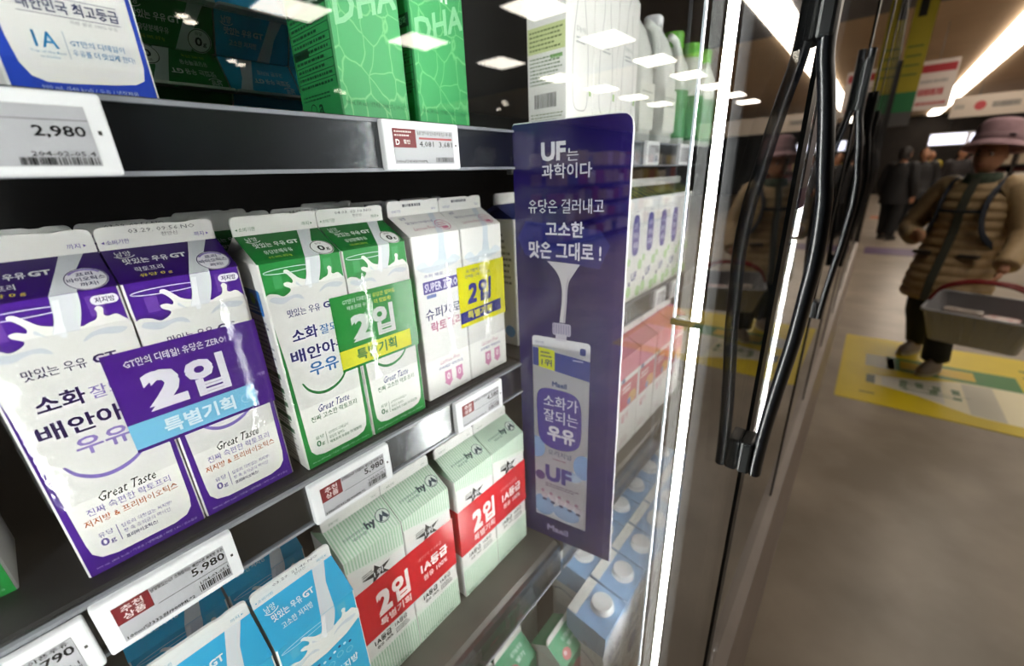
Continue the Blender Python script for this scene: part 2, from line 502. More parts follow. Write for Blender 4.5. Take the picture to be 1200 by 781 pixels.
for (x0, x1, where) in ((XL, XM, 'left bay'), (XM + 0.008, XR, 'bay beyond the purple hanging sign'), (XR + 0.01, XR + 0.667, 'third bay')):
    far = x0 > 1
    grp = 'shelves of the third bay' if far else None
    s = shelf('shelf', ('top shelf of the ' if not far else 'dark shelf of the ') + where, x0, x1, 0.350, 0.055, SHELF, grp=grp)
    rail(0, x1 - x0, -0.0085, -0.003, -0.0455, None, parent=s)
    s = shelf('shelf', ('middle shelf of the ' if not far else 'dark shelf of the ') + where, x0, x1, 0.350, -0.2505, SHELF, grp=grp)
    rail(0, x1 - x0, -0.0085, 0.003, -0.043, None, parent=s)
    s = shelf('shelf', ('grey lower shelf of the ' if not far else 'dark shelf of the ') + where, x0, x1, 0.285, -0.5505, STEEL, grp=grp)
    m = MB()
    # clear front guard
    m.prism([(-0.0062, -0.062), (-0.0046, -0.062), (-0.0046, -0.005), (0.006, -0.0048), (0.006, -0.0034), (-0.0062, -0.0034)], 'x', 0, x1 - x0, GUARD)
    m.box(0, -0.0066, -0.063, x1 - x0, -0.0042, -0.0595, mat('guard_lip', '#a9abb0', 0.3))
    m.build('clear_guard', s)

# ================================================================== CARTONS
W, DP, HB, RISE, FIN = 0.070, 0.070, 0.1945, 0.0195, 0.0155

def carton_shell(w, dp, hb, rise, fin, front, side, roof, finc, rside=None):
    """Body, folded gable and top seam of a gable-top carton; origin at the bottom centre."""
    hx, hy = w / 2, dp / 2
    c = 0.0012
    body = MB()
    out = [(-hx + c, -hy), (hx - c, -hy), (hx, -hy + c), (hx, hy - c), (hx - c, hy), (-hx + c, hy), (-hx, hy - c), (-hx, -hy + c)]
    n = 8
    vs = [(x, y, 0.0) for x, y in out] + [(x, y, hb) for x, y in out]
    fm = [front, side, side, side, front, side, side, side]
    for i in range(n):
        j = (i + 1) % n
        body.add([vs[i], vs[j], vs[n + j], vs[n + i]], [(0, 1, 2, 3)], fm[i])
    body.add(vs[:n], [tuple(range(n - 1, -1, -1))], side)
    body.add(vs[n:], [tuple(range(n))], side)
    gb = MB()
    hr = hb + rise
    A, B, Cc, E = (-hx, -hy, hb), (hx, -hy, hb), (hx, hy, hb), (-hx, hy, hb)
    R0f, R1f = (-hx, -0.0012, hr), (hx, -0.0012, hr)
    R0b, R1b = (-hx, 0.0012, hr), (hx, 0.0012, hr)
    e = 0.0016
    Li, Ri = (-hx + 0.40 * w, 0, hr - 0.001), (hx - 0.40 * w, 0, hr - 0.001)
    gb.add([A, B, R1f, R0f], [(0, 1, 2, 3)], roof)
    gb.add([Cc, E, R0b, R1b], [(0, 1, 2, 3)], roof)
    low = lambda p: (p[0], p[1], p[2] - e)
    gb.add([E, A, Li], [(0, 1, 2)], rside or side)
    gb.add([B, Cc, Ri], [(0, 1, 2)], rside or side)
    gb.add([A, R0f, Li], [(0, 1, 2)], rside or side); gb.add([R0b, E, Li], [(0, 1, 2)], rside or side)
    gb.add([R1f, B, Ri], [(0, 1, 2)], rside or side); gb.add([Cc, R1b, Ri], [(0, 1, 2)], rside or side)
    sm = MB()
    f = fin * 1000; wm = w * 1000
    pts = [(-wm / 2, 0), (wm / 2, 0), (wm / 2, f - 4.5)]
    pts += [(wm / 2 - 4.5 + 4.5 * math.cos(a * math.pi / 10), f - 4.5 + 4.5 * math.sin(a * math.pi / 10)) for a in range(1, 6)]
    pts += [(wm * 0.30, f), (wm * 0.25, f - 1.1), (wm * 0.18, f - 1.1), (wm * 0.13, f)]
    pts += [(-wm / 2 + 4.5 - 4.5 * math.sin(a * math.pi / 10), f - 4.5 + 4.5 * math.cos(a * math.pi / 10)) for a in range(0, 6)]
    sm.prism([(p[0] / 1000, hr + p[1] / 1000) for p in pts], 'y', -0.0012, 0.0012, finc)
    # creases of the pressed seam
    sm.box(-hx + 0.002, -0.00135, hr + fin * .52, hx - 0.002, -0.0012, hr + fin * .55, finc)
    return body, gb, sm

class Router:
    """Sends each printed mark to the part whose surface it lies on."""
    def __init__(s, pick): s.pick = pick
    def __getattr__(s, name):
        return lambda F, *a, **k: getattr(s.pick(F), name)(F, *a, **k)

class Spec:
    def __init__(s, name, w=W, dp=DP, hb=HB, rise=RISE, fin=FIN, front=PAPER, side=PAPER, roof=PAPER, finc=PAPER, rside=None):
        s.name = name; s.w = w; s.dp = dp; s.hb = hb; s.rise = rise; s.fin = fin
        a, b, c = carton_shell(w, dp, hb, rise, fin, front, side, roof, finc, rside)
        s.mbs = (a, b, c); s.prints = (Print(), Print(), Print())
        s.p = s.tp = s.sp = Router(lambda F: s.prints[1] if F in (s.R, s.RB) else (s.prints[2] if F is s.T else s.prints[0]))
        hx, hy = w / 2, dp / 2
        s.F = Face((-hx, -hy, 0), (1, 0, 0), (0, 0, 1), (0, -1, 0))
        s.R = Face((-hx, -hy, hb), (1, 0, 0), (0, hy - 0.0012, rise), (0, -rise, hy - 0.0012))
        s.RB = Face((hx, hy, hb), (-1, 0, 0), (0, -hy + 0.0012, rise), (0, rise, hy - 0.0012))
        s.T = Face((-hx, -0.0013, hb + rise), (1, 0, 0), (0, 0, 1), (0, -1, 0))
        s.SL = Face((-hx, hy, 0), (0, -1, 0), (0, 0, 1), (-1, 0, 0))
        s.SR = Face((hx, -hy, 0), (0, 1, 0), (0, 0, 1), (1, 0, 0))
    def done(s):
        s.body = s.mbs[0].merge(s.prints[0]).mesh(s.name + '_body')
        s.gable = s.mbs[1].merge(s.prints[1]).mesh(s.name + '_gable')
        s.seam = s.mbs[2].mesh(s.name + '_seam', True)
        if s.prints[2].v: s.seam = s.mbs[2].merge(s.prints[2]).mesh(s.name + '_seam', True)
        return s

def put_parts(spec, parent, twin=False, loc=(0, 0, 0)):
    b = link('carton_body', spec.body, parent, loc)
    q = b if twin else parent
    off = None if twin else loc
    link('gable_top', spec.gable, q, off); link('top_seam', spec.seam, q, off)
    return b

def carton(spec, x0, yf, z, label, group=None, cat='milk carton', rot=0.0, name='milk_carton'):
    t = thing(name, label, cat, (x0 + spec.w / 2, yf + spec.dp / 2, z), rot, group)
    put_parts(spec, t)
    return t

SPLASH = [(0, 168), (4, 170), (10, 168.5), (14, 166), (19, 168), (21, 171), (17, 174), (16.5, 176.5), (20, 177), (23, 175.5), (24, 178), (21, 183), (18.5, 185), (19, 187), (21.5, 187), (25, 183.5), (29, 179), (33, 177)]
SPLASH2 = [(44, 174), (47, 173.2), (50, 174.5), (54, 176), (55.5, 180), (55, 182.5), (57, 184), (59, 182), (58.2, 178), (60, 176.5), (64, 177), (67, 174), (70, 170)]

def gt_spec(name, roof, body, navy, light, smile, script, gcol, desc, sub, badge, yellow, seamink, date=None, blue=False):
    s = Spec(name, front=ink(body), roof=ink(roof), rside=ink(roof) if name.startswith('purple') else PAPER)
    p, F, R, T = s.p, s.F, s.R, s.T
    # white panel with splash
    bottom = 9 if not blue else 152
    left = spline(SPLASH, 3); right = spline(SPLASH2, 3)
    if not blue:
        low = [(70, 168), (69.2, 150), (66.8, 110), (65.6, 60), (65.2, 26), (64, 17), (60, 11.5), (52, 9.2), (18, 9.2), (10, 11.5), (6.2, 17), (5.4, 26), (4.8, 60), (3.4, 110), (0.8, 150)]
    else:
        low = [(70, 160), (55, 153), (35, 150), (15, 152), (0, 157)]
    p.poly(F, left + right + low, '#ecebe6', 1)
    # pouring stream, over the roof and the front
    st = '#d9dde2'
    p.poly(R, [(38.0, 0), (50.5, 0), (55, 22), (63, 40), (51, 40), (46, 24)], st, 1)
    p.poly(F, spline([(38, 194.4), (37.2, 188), (36, 180), (33, 172)], 4) + spline([(45, 171), (48.2, 180), (50, 188), (50.5, 194.4)], 4), st, 2)
    for a in ([(33, 171), (36, 178), (38.6, 192), (41.5, 192), (39.5, 178), (39, 170)],):
        p.poly(F, a, '#eef0f2', 3)
    for a in (spline([(3, 164), (12, 160), (22, 163), (30, 160), (26, 165.5), (14, 165), (6, 167)], 3, True), spline([(44, 163), (52, 166), (62, 164), (67, 167), (58, 169.5), (49, 168)], 3, True), spline([(27, 176), (31, 170), (34, 166), (30, 171), (26, 174)], 3, True)):
        p.poly(F, a, '#d3dae2', 2)
    p.disc(F, 37.5, 170, 1.6, '#f4f6f8', 4)
    # glass rim
    p.ring(F, 24, 186.8, 21, 0.6, '#dfe3ee', 1, 2.2)
    lighter = {'p': '#6c42a6', 'g': '#3d9c58', 'b': '#4fb4d8'}[name[0]]
    p.rect(F, 52.5, 178, 60, 191, lighter, 0.6); p.rect(F, 9, 173, 16, 184, lighter, 0.6)
    # roof lettering
    p.text(R, '남양', 6, 29.5, 14.5, 35.5, '#f4f4f4', 3, 0.012)
    p.stroke(R, spline([(5, 30), (9, 27.6), (14, 28.4), (16, 30)], 4), 0.7, '#f4f4f4', 3)
    p.text(R, '맛있는 우유', 8, 20, 33, 26.5, '#f6f6f6', 3, 0.02)
    p.text(R, 'GT', 34.3, 20.8, 44, 26, '#f6f6f6', 3, 0.045)
    p.text(R, sub[0], 11.5, 10.5, 12.5 + 3.6 * len(sub[0]), 16, '#f4f4f4', 3, 0.012)
    if sub[1]: p.text(R, sub[1], 12, 4, 30, 8, yellow, 3, 0.015)
    if badge == 'probiotic':
        p.disc(R, 57.5, 11.5, 10.5, '#e9e7ee', 2.2, 11.5); p.ring(R, 57.5, 11.5, 10, 0.5, navy, 3, 11)
        p.text(R, '프리', 53.5, 14.5, 61.5, 18.5, navy, 3, 0.02); p.text(R, '바이오틱스', 48.5, 9.3, 66.5, 13.6, navy, 3, 0.02); p.text(R, '까지!', 53.5, 4, 62, 8, navy, 3, 0.02)
        p.stroke(R, [(57.5 + 9 * math.cos(a * .1), 11.5 + 9.6 * math.sin(a * .1)) for a in range(6, 26)], 1.5, light, 2.8)
        p.rrect(F, 54.5, 184.5, 68, 190.5, 2.9, '#ecebf2', 3.2); p.text(F, '저지방', 56.5, 185.6, 66.2, 189.5, navy, 4, 0.02)
    elif badge == 'zero':
        p.disc(R, 57.8, 9.5, 10, '#eeeeec', 2.2, 10.5); p.ring(R, 57.8, 9.5, 9.2, 0.7, '#1e1e1e', 3, 9.6)
        p.text(R, '0', 54, 5, 60, 12.5, '#151515', 3.2, 0.03); p.text(R, 'g', 60.5, 4.4, 63.6, 8.2, '#151515', 3.2, 0.02); p.text(R, '유당', 54.5, 14, 60.5, 17, '#151515', 3.2, 0.01)
    # seam lettering
    s.tp.poly(T, [(2.0, 5.0), (3.6, 6.0), (3.6, 4.0)], seamink, 2)
    s.tp.text(T, '소비기한', 4.5, 3.4, 17, 6.8, seamink, 2, 0.008); s.tp.text(T, '까지', 56, 3.4, 62.5, 6.8, seamink, 2, 0.008)
    s.tp.poly(T, [(65.6, 5.0), (64, 6.0), (64, 4.0)], seamink, 2)
    if date:
        s.tp.text(T, date, 18, 10.2, 58, 13.0, '#55555a', 2); s.tp.text(T, '천안신', 36, 6.4, 46, 9.2, '#55555a', 2)
    if not blue:
        p.text(F, '맛있는 우유', 13.8, 147, 42, 154, navy, 3, 0.012); p.text(F, 'GT', 45, 147.6, 57, 153.6, navy, 3, 0.04)
        p.text(F, '소화', 13, 124.2, 35.5, 136.2, navy, 3, 0.03); p.text(F, '잘되는', 37.5, 124.8, 64, 134, light, 3, 0.012)
        p.text(F, '배', 8.2, 105.5, 20.5, 118, navy, 3, 0.03); p.text(F, '안아픈', 22.5, 105.5, 62, 118, navy, 3, 0.03)
        p.text(F, '우유', 21, 89, 48.5, 102, light, 3, 0.025)
        arc = spline([(12.5, 86), (17, 77.5), (26, 71.3), (37, 71), (48, 76.2), (56.5, 87)], 6)
        n = len(arc)
        p.stroke(F, arc, [1.2 + 1.7 * math.sin(math.pi * i / (n - 1)) for i in range(n)], smile, 2)
        p.text(F, 'Great Taste', 20.5, 52.5, 52, 60, script, 3, 0.006, 0.45)
        p.text(F, desc[0], 12.5, 45, 58.5, 50.8, gcol[0], 3, 0.006)
        if desc[1]: p.text(F, desc[1], 9, 37.2, 61, 43, gcol[1], 3, 0.006)
        dv = 0 if desc[1] else 1
        p.text(F, '유당', 12.5, 26.2, 20.5, 30.2, gcol[2], 3, 0.006); p.text(F, '0', 12.3, 18.8, 16.6, 25, gcol[2], 3, 0.03); p.text(F, 'g', 17, 18.2, 20, 21.8, gcol[2], 3, 0.015)
        p.rect(F, 22.4, 17.5, 22.8, 31, gcol[2], 2)
        for k, l in enumerate(desc[2]):
            p.text(F, l, 25, 26.4 - 5 * k, 25 + 2.25 * len(l), 29.8 - 5 * k, gcol[2] if k < 2 else gcol[3], 3, 0.0 if k < 2 else 0.02)
    else:
        for k in range(9):
            p.disc(F, 16 + 5 * k, 143 + 2.2 * math.sin(k * 1.3), 1.4, ('#21407a', '#e7eef2')[k % 2], 2)
        p.text(F, '고소한 저지방', 12, 112, 60, 122, '#f2f5f6', 3, 0.02)
        p.text(F, '우유', 22, 94, 48, 106, '#f2f5f6', 3, 0.03)
        for k in range(5): p.ring(F, 18 + 9 * k, 132 + (k % 2) * 4, 3, 0.6, '#8fd0e4', 2)
    p.text(F, '900 mL (405 kcal) / 가공유 / 냉장제품 / 지방 1.8% / 원유함유', 5, 3.2, 65, 5.8, '#c9bfe0' if name[0] == 'p' else '#b8dcc4', 2)
    # side panel tables
    sp = s.sp
    for S, sd in ((s.SL, 3),):
        c2 = '#2c5a3c' if name[0] == 'g' else ('#3d2470' if name[0] == 'p' else '#2a6c8a')
        sp.rect(S, 60, 0, 70, 0.1, c2, 1)
        sp.rrect(S, 26, 150, 60, 172, 3, '#2b76c0', 1); sp.disc(S, 43, 164, 5, '#6fae3c', 2); sp.lines(S, 30, 152, 56, 158, 2, '#e9eef4', 2, sd)
        sp.lines(S, 8, 100, 62, 146, 10, '#9090a2', 1, sd)
        for k in range(5): sp.rect(S, 10, 92 - 14 * k, 60, 97 - 14 * k, c2, 1); sp.lines(S, 12, 84.5 - 14 * k, 60, 91 - 14 * k, 2, '#5c6a60', 1, sd + k)
        sp.ring(S, 18, 184, 7, 0.8, '#8a8a86', 1)
        sp.lines(S, 8, 6, 60, 24, 5, '#70706c', 1, sd + 9)
    s.done()
    return s

PUR = dict(roof='#2f0f63', body='#4a1c8e', navy='#2d1656', light='#9a86cc', smile='#8f7ccb', script='#1f1f22', gcol=('#8e7fc0', '#c2602f', '#7d6fae', '#3a2360'),
           desc=('진짜 속편한 락토프리', '저지방 & 프리바이오틱스', ['칼로리 걱정없는 저지방!', '장 속 유익균의 먹이인', '프리바이오틱스!']), sub=('락토프리', '유당 0 g'), badge='probiotic', yellow='#e8d23c', seamink='#6a54a8')
GRN = dict(roof='#146b2c', body='#1c8a3c', navy='#2b2a7c', light='#3f86c8', smile='#2f8f4c', script='#2c2f86', gcol=('#2c6b40', '#2c6b40', '#3a7a50', '#3a7a50'),
           desc=('진짜 고소한 락토프리', None, ['GT만의 디테일이', '유당은 덜어도', '락토프리 우유는 더 맛있게!']), sub=('유당분해우유', '우유 100%, 유당 0g'), badge='zero', yellow='#c8d84a', seamink='#2c6b3c')
BLU = dict(roof='#2aa8d8', body='#2fafdc', navy='#1e4f86', light='#cfe8f0', smile='#cfe8f0', script='#1e4f86', gcol=('#1e4f86',) * 4, desc=('', None, []), sub=('고소한 저지방', None), badge=None, yellow='#e8d23c', seamink='#3f9fc0')
pur_a = gt_spec('purple_plain', **PUR)
pur_b = gt_spec('purple_dated', date='03.29. 09:56.NO', **PUR)
grn_a = gt_spec('green_plain', **GRN)
grn_b = gt_spec('green_dated', date='04.03. 03:10.NO', **GRN)
blu_a = gt_spec('blue_plain', blue=True, **BLU)
blu_b = gt_spec('blue_dated', date='03.29. 21:46.NO', blue=True, **BLU)

# ---- twin packs
def band_mesh(w2, yf, dp, u0, v0, v1, color, full=False, right_cut=None):
    """Printed wrap-around band: front strip plus its right (and left) return."""
    m = MB(); e = 0.0007; x0 = -w2 / 2 + u0 / 1000; x1 = w2 / 2 + e; t = 0.0003
    y0 = -dp / 2 - e
    c = ink(color, 0.22)
    m.box(x0, y0, v0 / 1000, x1, y0 + t, v1 / 1000, c)
    m.box(x1 - t, y0 + t, v0 / 1000, x1, dp / 2, v1 / 1000, c)
    if full:
        m.box(x0 - e, y0, v0 / 1000, x0, y0 + t, v1 / 1000, c)
        m.box(x0 - e, y0 + t, v0 / 1000, x0 - e + t, dp / 2, v1 / 1000, c)
    return m
def film_mesh(w2, dp, v0, v1):
    m = MB(); e = 0.0011; hx, hy = w2 / 2 + e, dp / 2 + e
    c = 0.004
    out = [(-hx + c, -hy), (hx - c, -hy), (hx, -hy + c), (hx, hy - c), (hx - c, hy), (-hx + c, hy), (-hx, hy - c), (-hx, -hy + c)]
    N = 14; r = random.Random(3)
    rings = []
    for k in range(N + 1):
        z = (v0 + (v1 - v0) * k / N) / 1000
        rings.append([(x * (1 + 0.006 * r.random()), y - 0.0006 * r.random(), z) for x, y in out])
    m.rings(rings, FILM, caps=False, smooth=True)
    return m

def twin(sa, sb, x0, yf, z, gap, label, bandfn, filmv=None, group=None, rot=0.0):
    w2 = sa.w + sb.w + gap
    t = thing('twin_milk_pack', label, 'milk pack', (x0 + w2 / 2, yf + sa.dp / 2, z), rot, group)
    put_parts(sa, t, True, (-(gap + sa.w) / 2, 0, 0)); put_parts(sb, t, True, ((gap + sb.w) / 2, 0, 0))
    if bandfn:
        m, pr = bandfn(w2, sa.dp)
        m.merge(pr).build('promotion_band', t)
    if filmv: film_mesh(w2, sa.dp, *filmv).build('shrink_film', t, fix=False)
    return t

def bandface(w2, dp): return Face((-w2 / 2, -dp / 2 - 0.00075, 0), (1, 0, 0), (0, 0, 1), (0, -1, 0))
def band_purple(w2, dp):
    m = band_mesh(w2, 0, dp, 47.8, 76.5, 151, '#4c1e8a'); p = Print(); F = bandface(w2, dp)
    p.rect(F, 47.8, 79, 128.5, 98.6, '#7cc8ea', 1); p.rect(F, 128.5, 76.5, 141.5, 76.6, '#4c1e8a', 1)
    p.text(F, 'GT만의 디테일! 유당은 ZERO!', 57.5, 138.8, 119, 145, '#e6e2ee', 2, 0.02)
    p.text(F, '2', 62.5, 103.5, 86, 132.5, '#e9e7f0', 2, 0.06); p.text(F, '입', 87.5, 102.5, 114, 133, '#e9e7f0', 2, 0.05)
    p.text(F, '특별기획', 66, 82.3, 112.5, 95, '#dff1f8', 2, 0.035)
    p.ring(F, 121, 88, 3.6, 0.7, '#a6dcf2', 2); p.text(F, '개별', 133, 103, 139, 106, '#bcb0d8', 2)
    for k in range(4): p.text(F, '우유', 116 + (k % 2) * 9, 112 + 7 * k, 125 + (k % 2) * 9, 118 + 7 * k, '#43197c', 1)
    return m, p
def band_green(w2, dp):
    m = band_mesh(w2, 0, dp, 51, 81.5, 155, '#1f8f3c'); p = Print(); F = bandface(w2, dp)
    p.rect(F, 51, 84, 132, 102.5, '#e3e21c', 1)
    p.text(F, 'GT만의 디테일이', 62, 146, 92, 150.6, '#eaf2ea', 2, 0.012); p.text(F, '유당은 덜어도', 94, 146, 120, 150.6, '#dce23a', 2, 0.012)
    p.text(F, '락토프리 우유는', 66, 139.6, 93, 144, '#eaf2ea', 2, 0.012); p.text(F, '더 맛있게!', 95, 139.6, 114, 144, '#dce23a', 2, 0.02)
    p.text(F, '2', 67, 107.5, 88, 134, '#d6dcd6', 2, 0.06); p.text(F, '입', 90, 106.5, 115, 137, '#d6dcd6', 2, 0.05)
    p.text(F, '특별기획', 67.5, 87.5, 113.5, 100, '#1d7c38', 2, 0.03)
    p.ring(F, 59, 90, 3.4, 0.6, '#cfcf16', 2); p.ring(F, 124, 92, 3.6, 0.6, '#cfcf16', 2)
    return m, p
def band_white(w2, dp):
    m = band_mesh(w2, 0, dp, 61, 75, 151, '#e9e31f'); p = Print(); F = bandface(w2, dp)
    p.poly(F, [(61, 80), (136, 82), (136, 97.5), (61, 94.5)], '#28308a', 1)
    p.text(F, '더 가볍게 즐기는', 76, 142, 112, 146.5, '#28308a', 2, 0.02); p.text(F, '단백질 강화 락토프리', 74, 135.5, 118, 140, '#28308a', 2, 0.01)
    p.text(F, '2', 74, 103, 92, 128.5, '#28308a', 2, 0.05, 0.2); p.text(F, '입', 95, 102, 119, 131, '#28308a', 2, 0.05, 0.1)
    p.text(F, '특별기획', 73, 83.8, 117.5, 94, '#f2ea3c', 2, 0.03)
    return m, p

twin(pur_a, pur_b, -0.0300, 0.370, -0.2505, 0.001, 'purple and white twin carton pack tied by a purple band with a light blue stripe', band_purple, (58, 172))
twin(grn_a, grn_b, 0.1205, 0.360, -0.2505, 0.001, 'twin pack of green and white cartons tied by a green band with a yellow stripe', band_green, (62, 172))

sz = Spec('super_zero', w=0.0715, front=PAPER)
def paint_super(s):
    p, F, R, T = s.p, s.F, s.R, s.T
    p.poly(R, [(38, 0), (47, 0), (56, 24), (62, 39), (54, 39), (47, 22)], '#d3dce4', 1)
    p.poly(F, [(38, 194), (47, 194), (46, 180), (48, 163), (34, 163), (37, 178)], '#ccd8e2', 1)
    p.poly(F, spline([(3, 162), (14, 167), (22, 160), (33, 166), (48, 164), (58, 169), (69, 163), (60, 158), (44, 155), (24, 153), (10, 156)], 3, True), '#d6e0e8', 1)
    p.rrect(F, 9.5, 130, 63, 144, 1, '#5a4f9c', 2)
    p.text(F, 'SUPER ZERO', 11.5, 132, 61, 142, '#e6e2f2', 3, 0.03)
    p.text(F, '수퍼 제로', 12, 148, 40, 152, '#5a4f9c', 2); p.rrect(F, 13, 124.5, 27, 128.5, 1, '#7a8cc4', 2)
    p.text(F, '슈퍼제로', 8.5, 99, 62.5, 113, '#3e3b78', 3, 0.012)
    p.text(F, '락토프리', 14.5, 83, 62.5, 96, '#c46a94', 3, 0.02)
    p.text(F, 'Lactose Free', 22, 40, 54, 46, '#c883a0', 3, 0.0, 0.4)
    p.text(F, '슈퍼제로 락토프리', 19, 33, 58, 37.5, '#4a56a0', 3, 0.012)
    for u in (27.5, 46):
        p.poly(F, [(u, 29), (u + 11, 29), (u + 11, 15), (u + 13, 15), (u + 5.5, 8), (u - 2, 15), (u, 15)], '#d38ab0', 2); p.text(F, '0', u + 3, 17, u + 8, 26, '#f3e6ee', 3, 0.03)
    p.text(R, '남양', 10, 30, 18, 35.5, '#4a4a88', 3, 0.01); p.text(R, '맛있는우유GT', 12, 21, 50, 26, '#3e3b78', 3, 0.012)
    p.text(R, 'Lactose Free', 14, 9, 44, 15, '#b8687c', 3, 0.0, 0.4)
    p.ring(R, 57, 14, 9.5, 0.9, '#c86a8a', 2); p.lines(R, 50, 9, 64, 20, 3, '#c86a8a', 3, 5); p.disc(R, 57, 8.5, 5, '#c86a8a', 2.6, 2)
    s.tp.text(T, '소비기한', 5, 3.4, 17, 6.6, '#5c62a8', 2); s.tp.text(T, '까지', 60, 3.4, 66, 6.6, '#5c62a8', 2); s.tp.lines(T, 20, 9, 55, 12.5, 1, '#6a6a72', 2, 2, 0.9)
    p.text(F, '900 mL (405 kcal) / 가공유 / 냉장제품', 5, 2.5, 64, 4.6, '#8a8a9a', 2)
paint_super(sz); sz.done()
twin(sz, sz, 0.2715, 0.365, -0.2490, 0.001, 'twin pack of white cartons tied by a bright yellow band with a navy stripe', band_white, (50, 160))

# lower shelf: mint striped twin packs
MINT = '#e3eee2'
hy = Spec('mint', w=0.0685, dp=0.0685, hb=0.198, front=PAPER, side=PAPER, roof=ink('#e3eee2'), rside=ink('#b6d6ba'))
def paint_hy(s):
    p, F, R, T = s.p, s.F, s.R, s.T
    W_ = 68.5
    # mint ends of the front panel, striped
    p.poly(F, [(0, 198), (W_, 198), (W_, 165)] + spline([(W_, 165), (50, 167), (30, 173), (12, 181), (0, 183)], 4), MINT, 1)
    p.poly(F, [(0, 0), (W_, 0), (W_, 52)] + spline([(W_, 52), (50, 49), (30, 47.5), (12, 50), (0, 56)], 4), MINT, 1)
    k = 1.0
    while k < W_:
        p.rect(R, k, 0, k + 1.7, 39, '#b4d7b9', 2)
        p.rect(F, k, 0.5, k + 1.7, 47, '#b4d7b9', 2); p.rect(F, k, 184 - k * .24, k + 1.7, 198, '#b4d7b9', 2)
        k += 3.4
    p.text(R, '한국야쿠르트의', 11, 17, 35, 20.5, '#2c4a5a', 3, 0.012); p.text(R, '새로운이름', 19, 12, 35, 15.5, '#2c4a5a', 3, 0.012)
    p.text(R, 'hy', 36.5, 12, 48, 23.5, '#1c3142', 3, 0.05)
    p.disc(R, 57.5, 18.5, 8, '#22384a', 3); p.disc(R, 57.5, 18.5, 7.2, '#dfe9e0', 4); p.poly(R, [(51.5, 14), (55.5, 22), (57.5, 18.5), (60, 23.5), (63.5, 14.5), (57.5, 11.6)], '#22384a', 5); p.poly(R, [(54.5, 13.4), (57.5, 17.5), (60.5, 13.6), (57.5, 12.2)], '#dfe9e0', 6)
    s.tp.text(T, '유통기한', 7, 4, 18, 7, '#6a8a74', 2); s.tp.text(T, '까지', 57, 4, 62.5, 7, '#6a8a74', 2)
    star = []
    for a in range(10):
        r = (15, 5.5)[a % 2]; star.append((33 + 1.25 * r * math.cos(math.pi / 2 + a * math.pi / 5 + .15), 158 + 0.85 * r * math.sin(math.pi / 2 + a * math.pi / 5 + .15)))
    p.poly(F, star, '#16181c', 2); p.text(F, '1위', 28, 154, 39, 162, '#e6e8e6', 3, 0.03); p.lines(F, 15, 160, 30, 168, 3, '#2a2c30', 3, 4)
    p.text(F, '1A등급', 13, 62, 35, 71, '#17191d', 3, 0.035); p.text(F, '원유 100%', 15, 55.5, 36, 60.5, '#17191d', 3, 0.02)
    p.text(F, '1A등급', 40, 64, 57, 71, '#17191d', 3, 0.02); p.lines(F, 40, 53, 60, 62, 3, '#3c4046', 3, 8)
    p.lines(F, 4, 3, 64, 8, 2, '#6a9a78', 3, 12)
paint_hy(hy); hy.done()
def band_red(w2, dp):
    m = band_mesh(w2, 0, dp, 0.2, 75, 150, '#d3222c', True); p = Print(); F = bandface(w2, dp)
    p.text(F, '2', 24, 98, 42, 132, '#f2e6e4', 2, 0.06); p.text(F, '입', 44, 97, 67, 133, '#f2e6e4', 2, 0.05)
    p.text(F, '특별기획', 24, 82, 66, 94, '#eecfca', 2, 0.03)
    p.text(F, '대한민국 우유등급', 82, 126, 118, 131, '#e8a09c', 2); p.text(F, '1A등급', 84, 105, 126, 120, '#f6eae8', 2, 0.05); p.text(F, '원유 100%', 86, 92, 124, 101, '#f0d4d0', 2, 0.03)
    return m, p
Z3 = -0.5505
twin(hy, hy, 0.1205, 0.3340, Z3, 0.001, 'mint striped twin pack with a red band, beside the light blue cartons', band_red)
twin(hy, hy, 0.2690, 0.3330, Z3, 0.001, 'mint striped twin pack with a red band, next to the purple hanging sign', band_red)

# single blue cartons on the lower shelf
carton(blu_b, 0.0440, 0.3050, Z3, 'light blue milk carton with a date on its white top, beside the mint striped pack')
carton(blu_a, -0.0285, 0.3050, Z3, 'light blue milk carton below the red cornered price label, left of the dated one')
carton(blu_a, 0.0370, 0.3920, Z3, 'light blue carton in shadow behind the dated light blue carton', 'light blue cartons in the second row')
carton(blu_b, -0.0350, 0.3920, Z3, 'light blue carton in shadow behind the lower left light blue carton', 'light blue cartons in the second row')
carton(blu_a, -0.1040, 0.3050, Z3, 'light blue milk carton cut off at the lower left corner')
# green carton at the far left of the middle shelf
carton(grn_a, -0.1320, 0.4000, -0.2505, 'single green carton at the left edge, set back on the middle shelf')
# rows standing behind the twin packs on the middle shelf
for k, (sp_, x0, yf, lb) in enumerate(((grn_a, 0.112, 0.4400, 'first green carton in shadow behind the green twin pack'), (grn_b, 0.184, 0.4400, 'second green carton in shadow behind the green twin pack'),
                       (sz, 0.274, 0.4450, 'white carton in shadow behind the left half of the yellow banded pack'), (sz, 0.348, 0.4450, 'white carton in shadow behind the right half of the yellow banded pack'),
                       (pur_a, -0.032, 0.4500, 'purple carton in shadow behind the left half of the purple twin pack'), (pur_b, 0.039, 0.4500, 'purple carton in shadow behind the right half of the purple twin pack'),
                       (grn_a, 0.255, 0.5250, 'green carton in the third row, behind the white cartons'), (grn_a, 0.120, 0.5250, 'green carton in the third row, behind the green cartons'))):
    carton(sp_, x0, yf, -0.2505, lb)

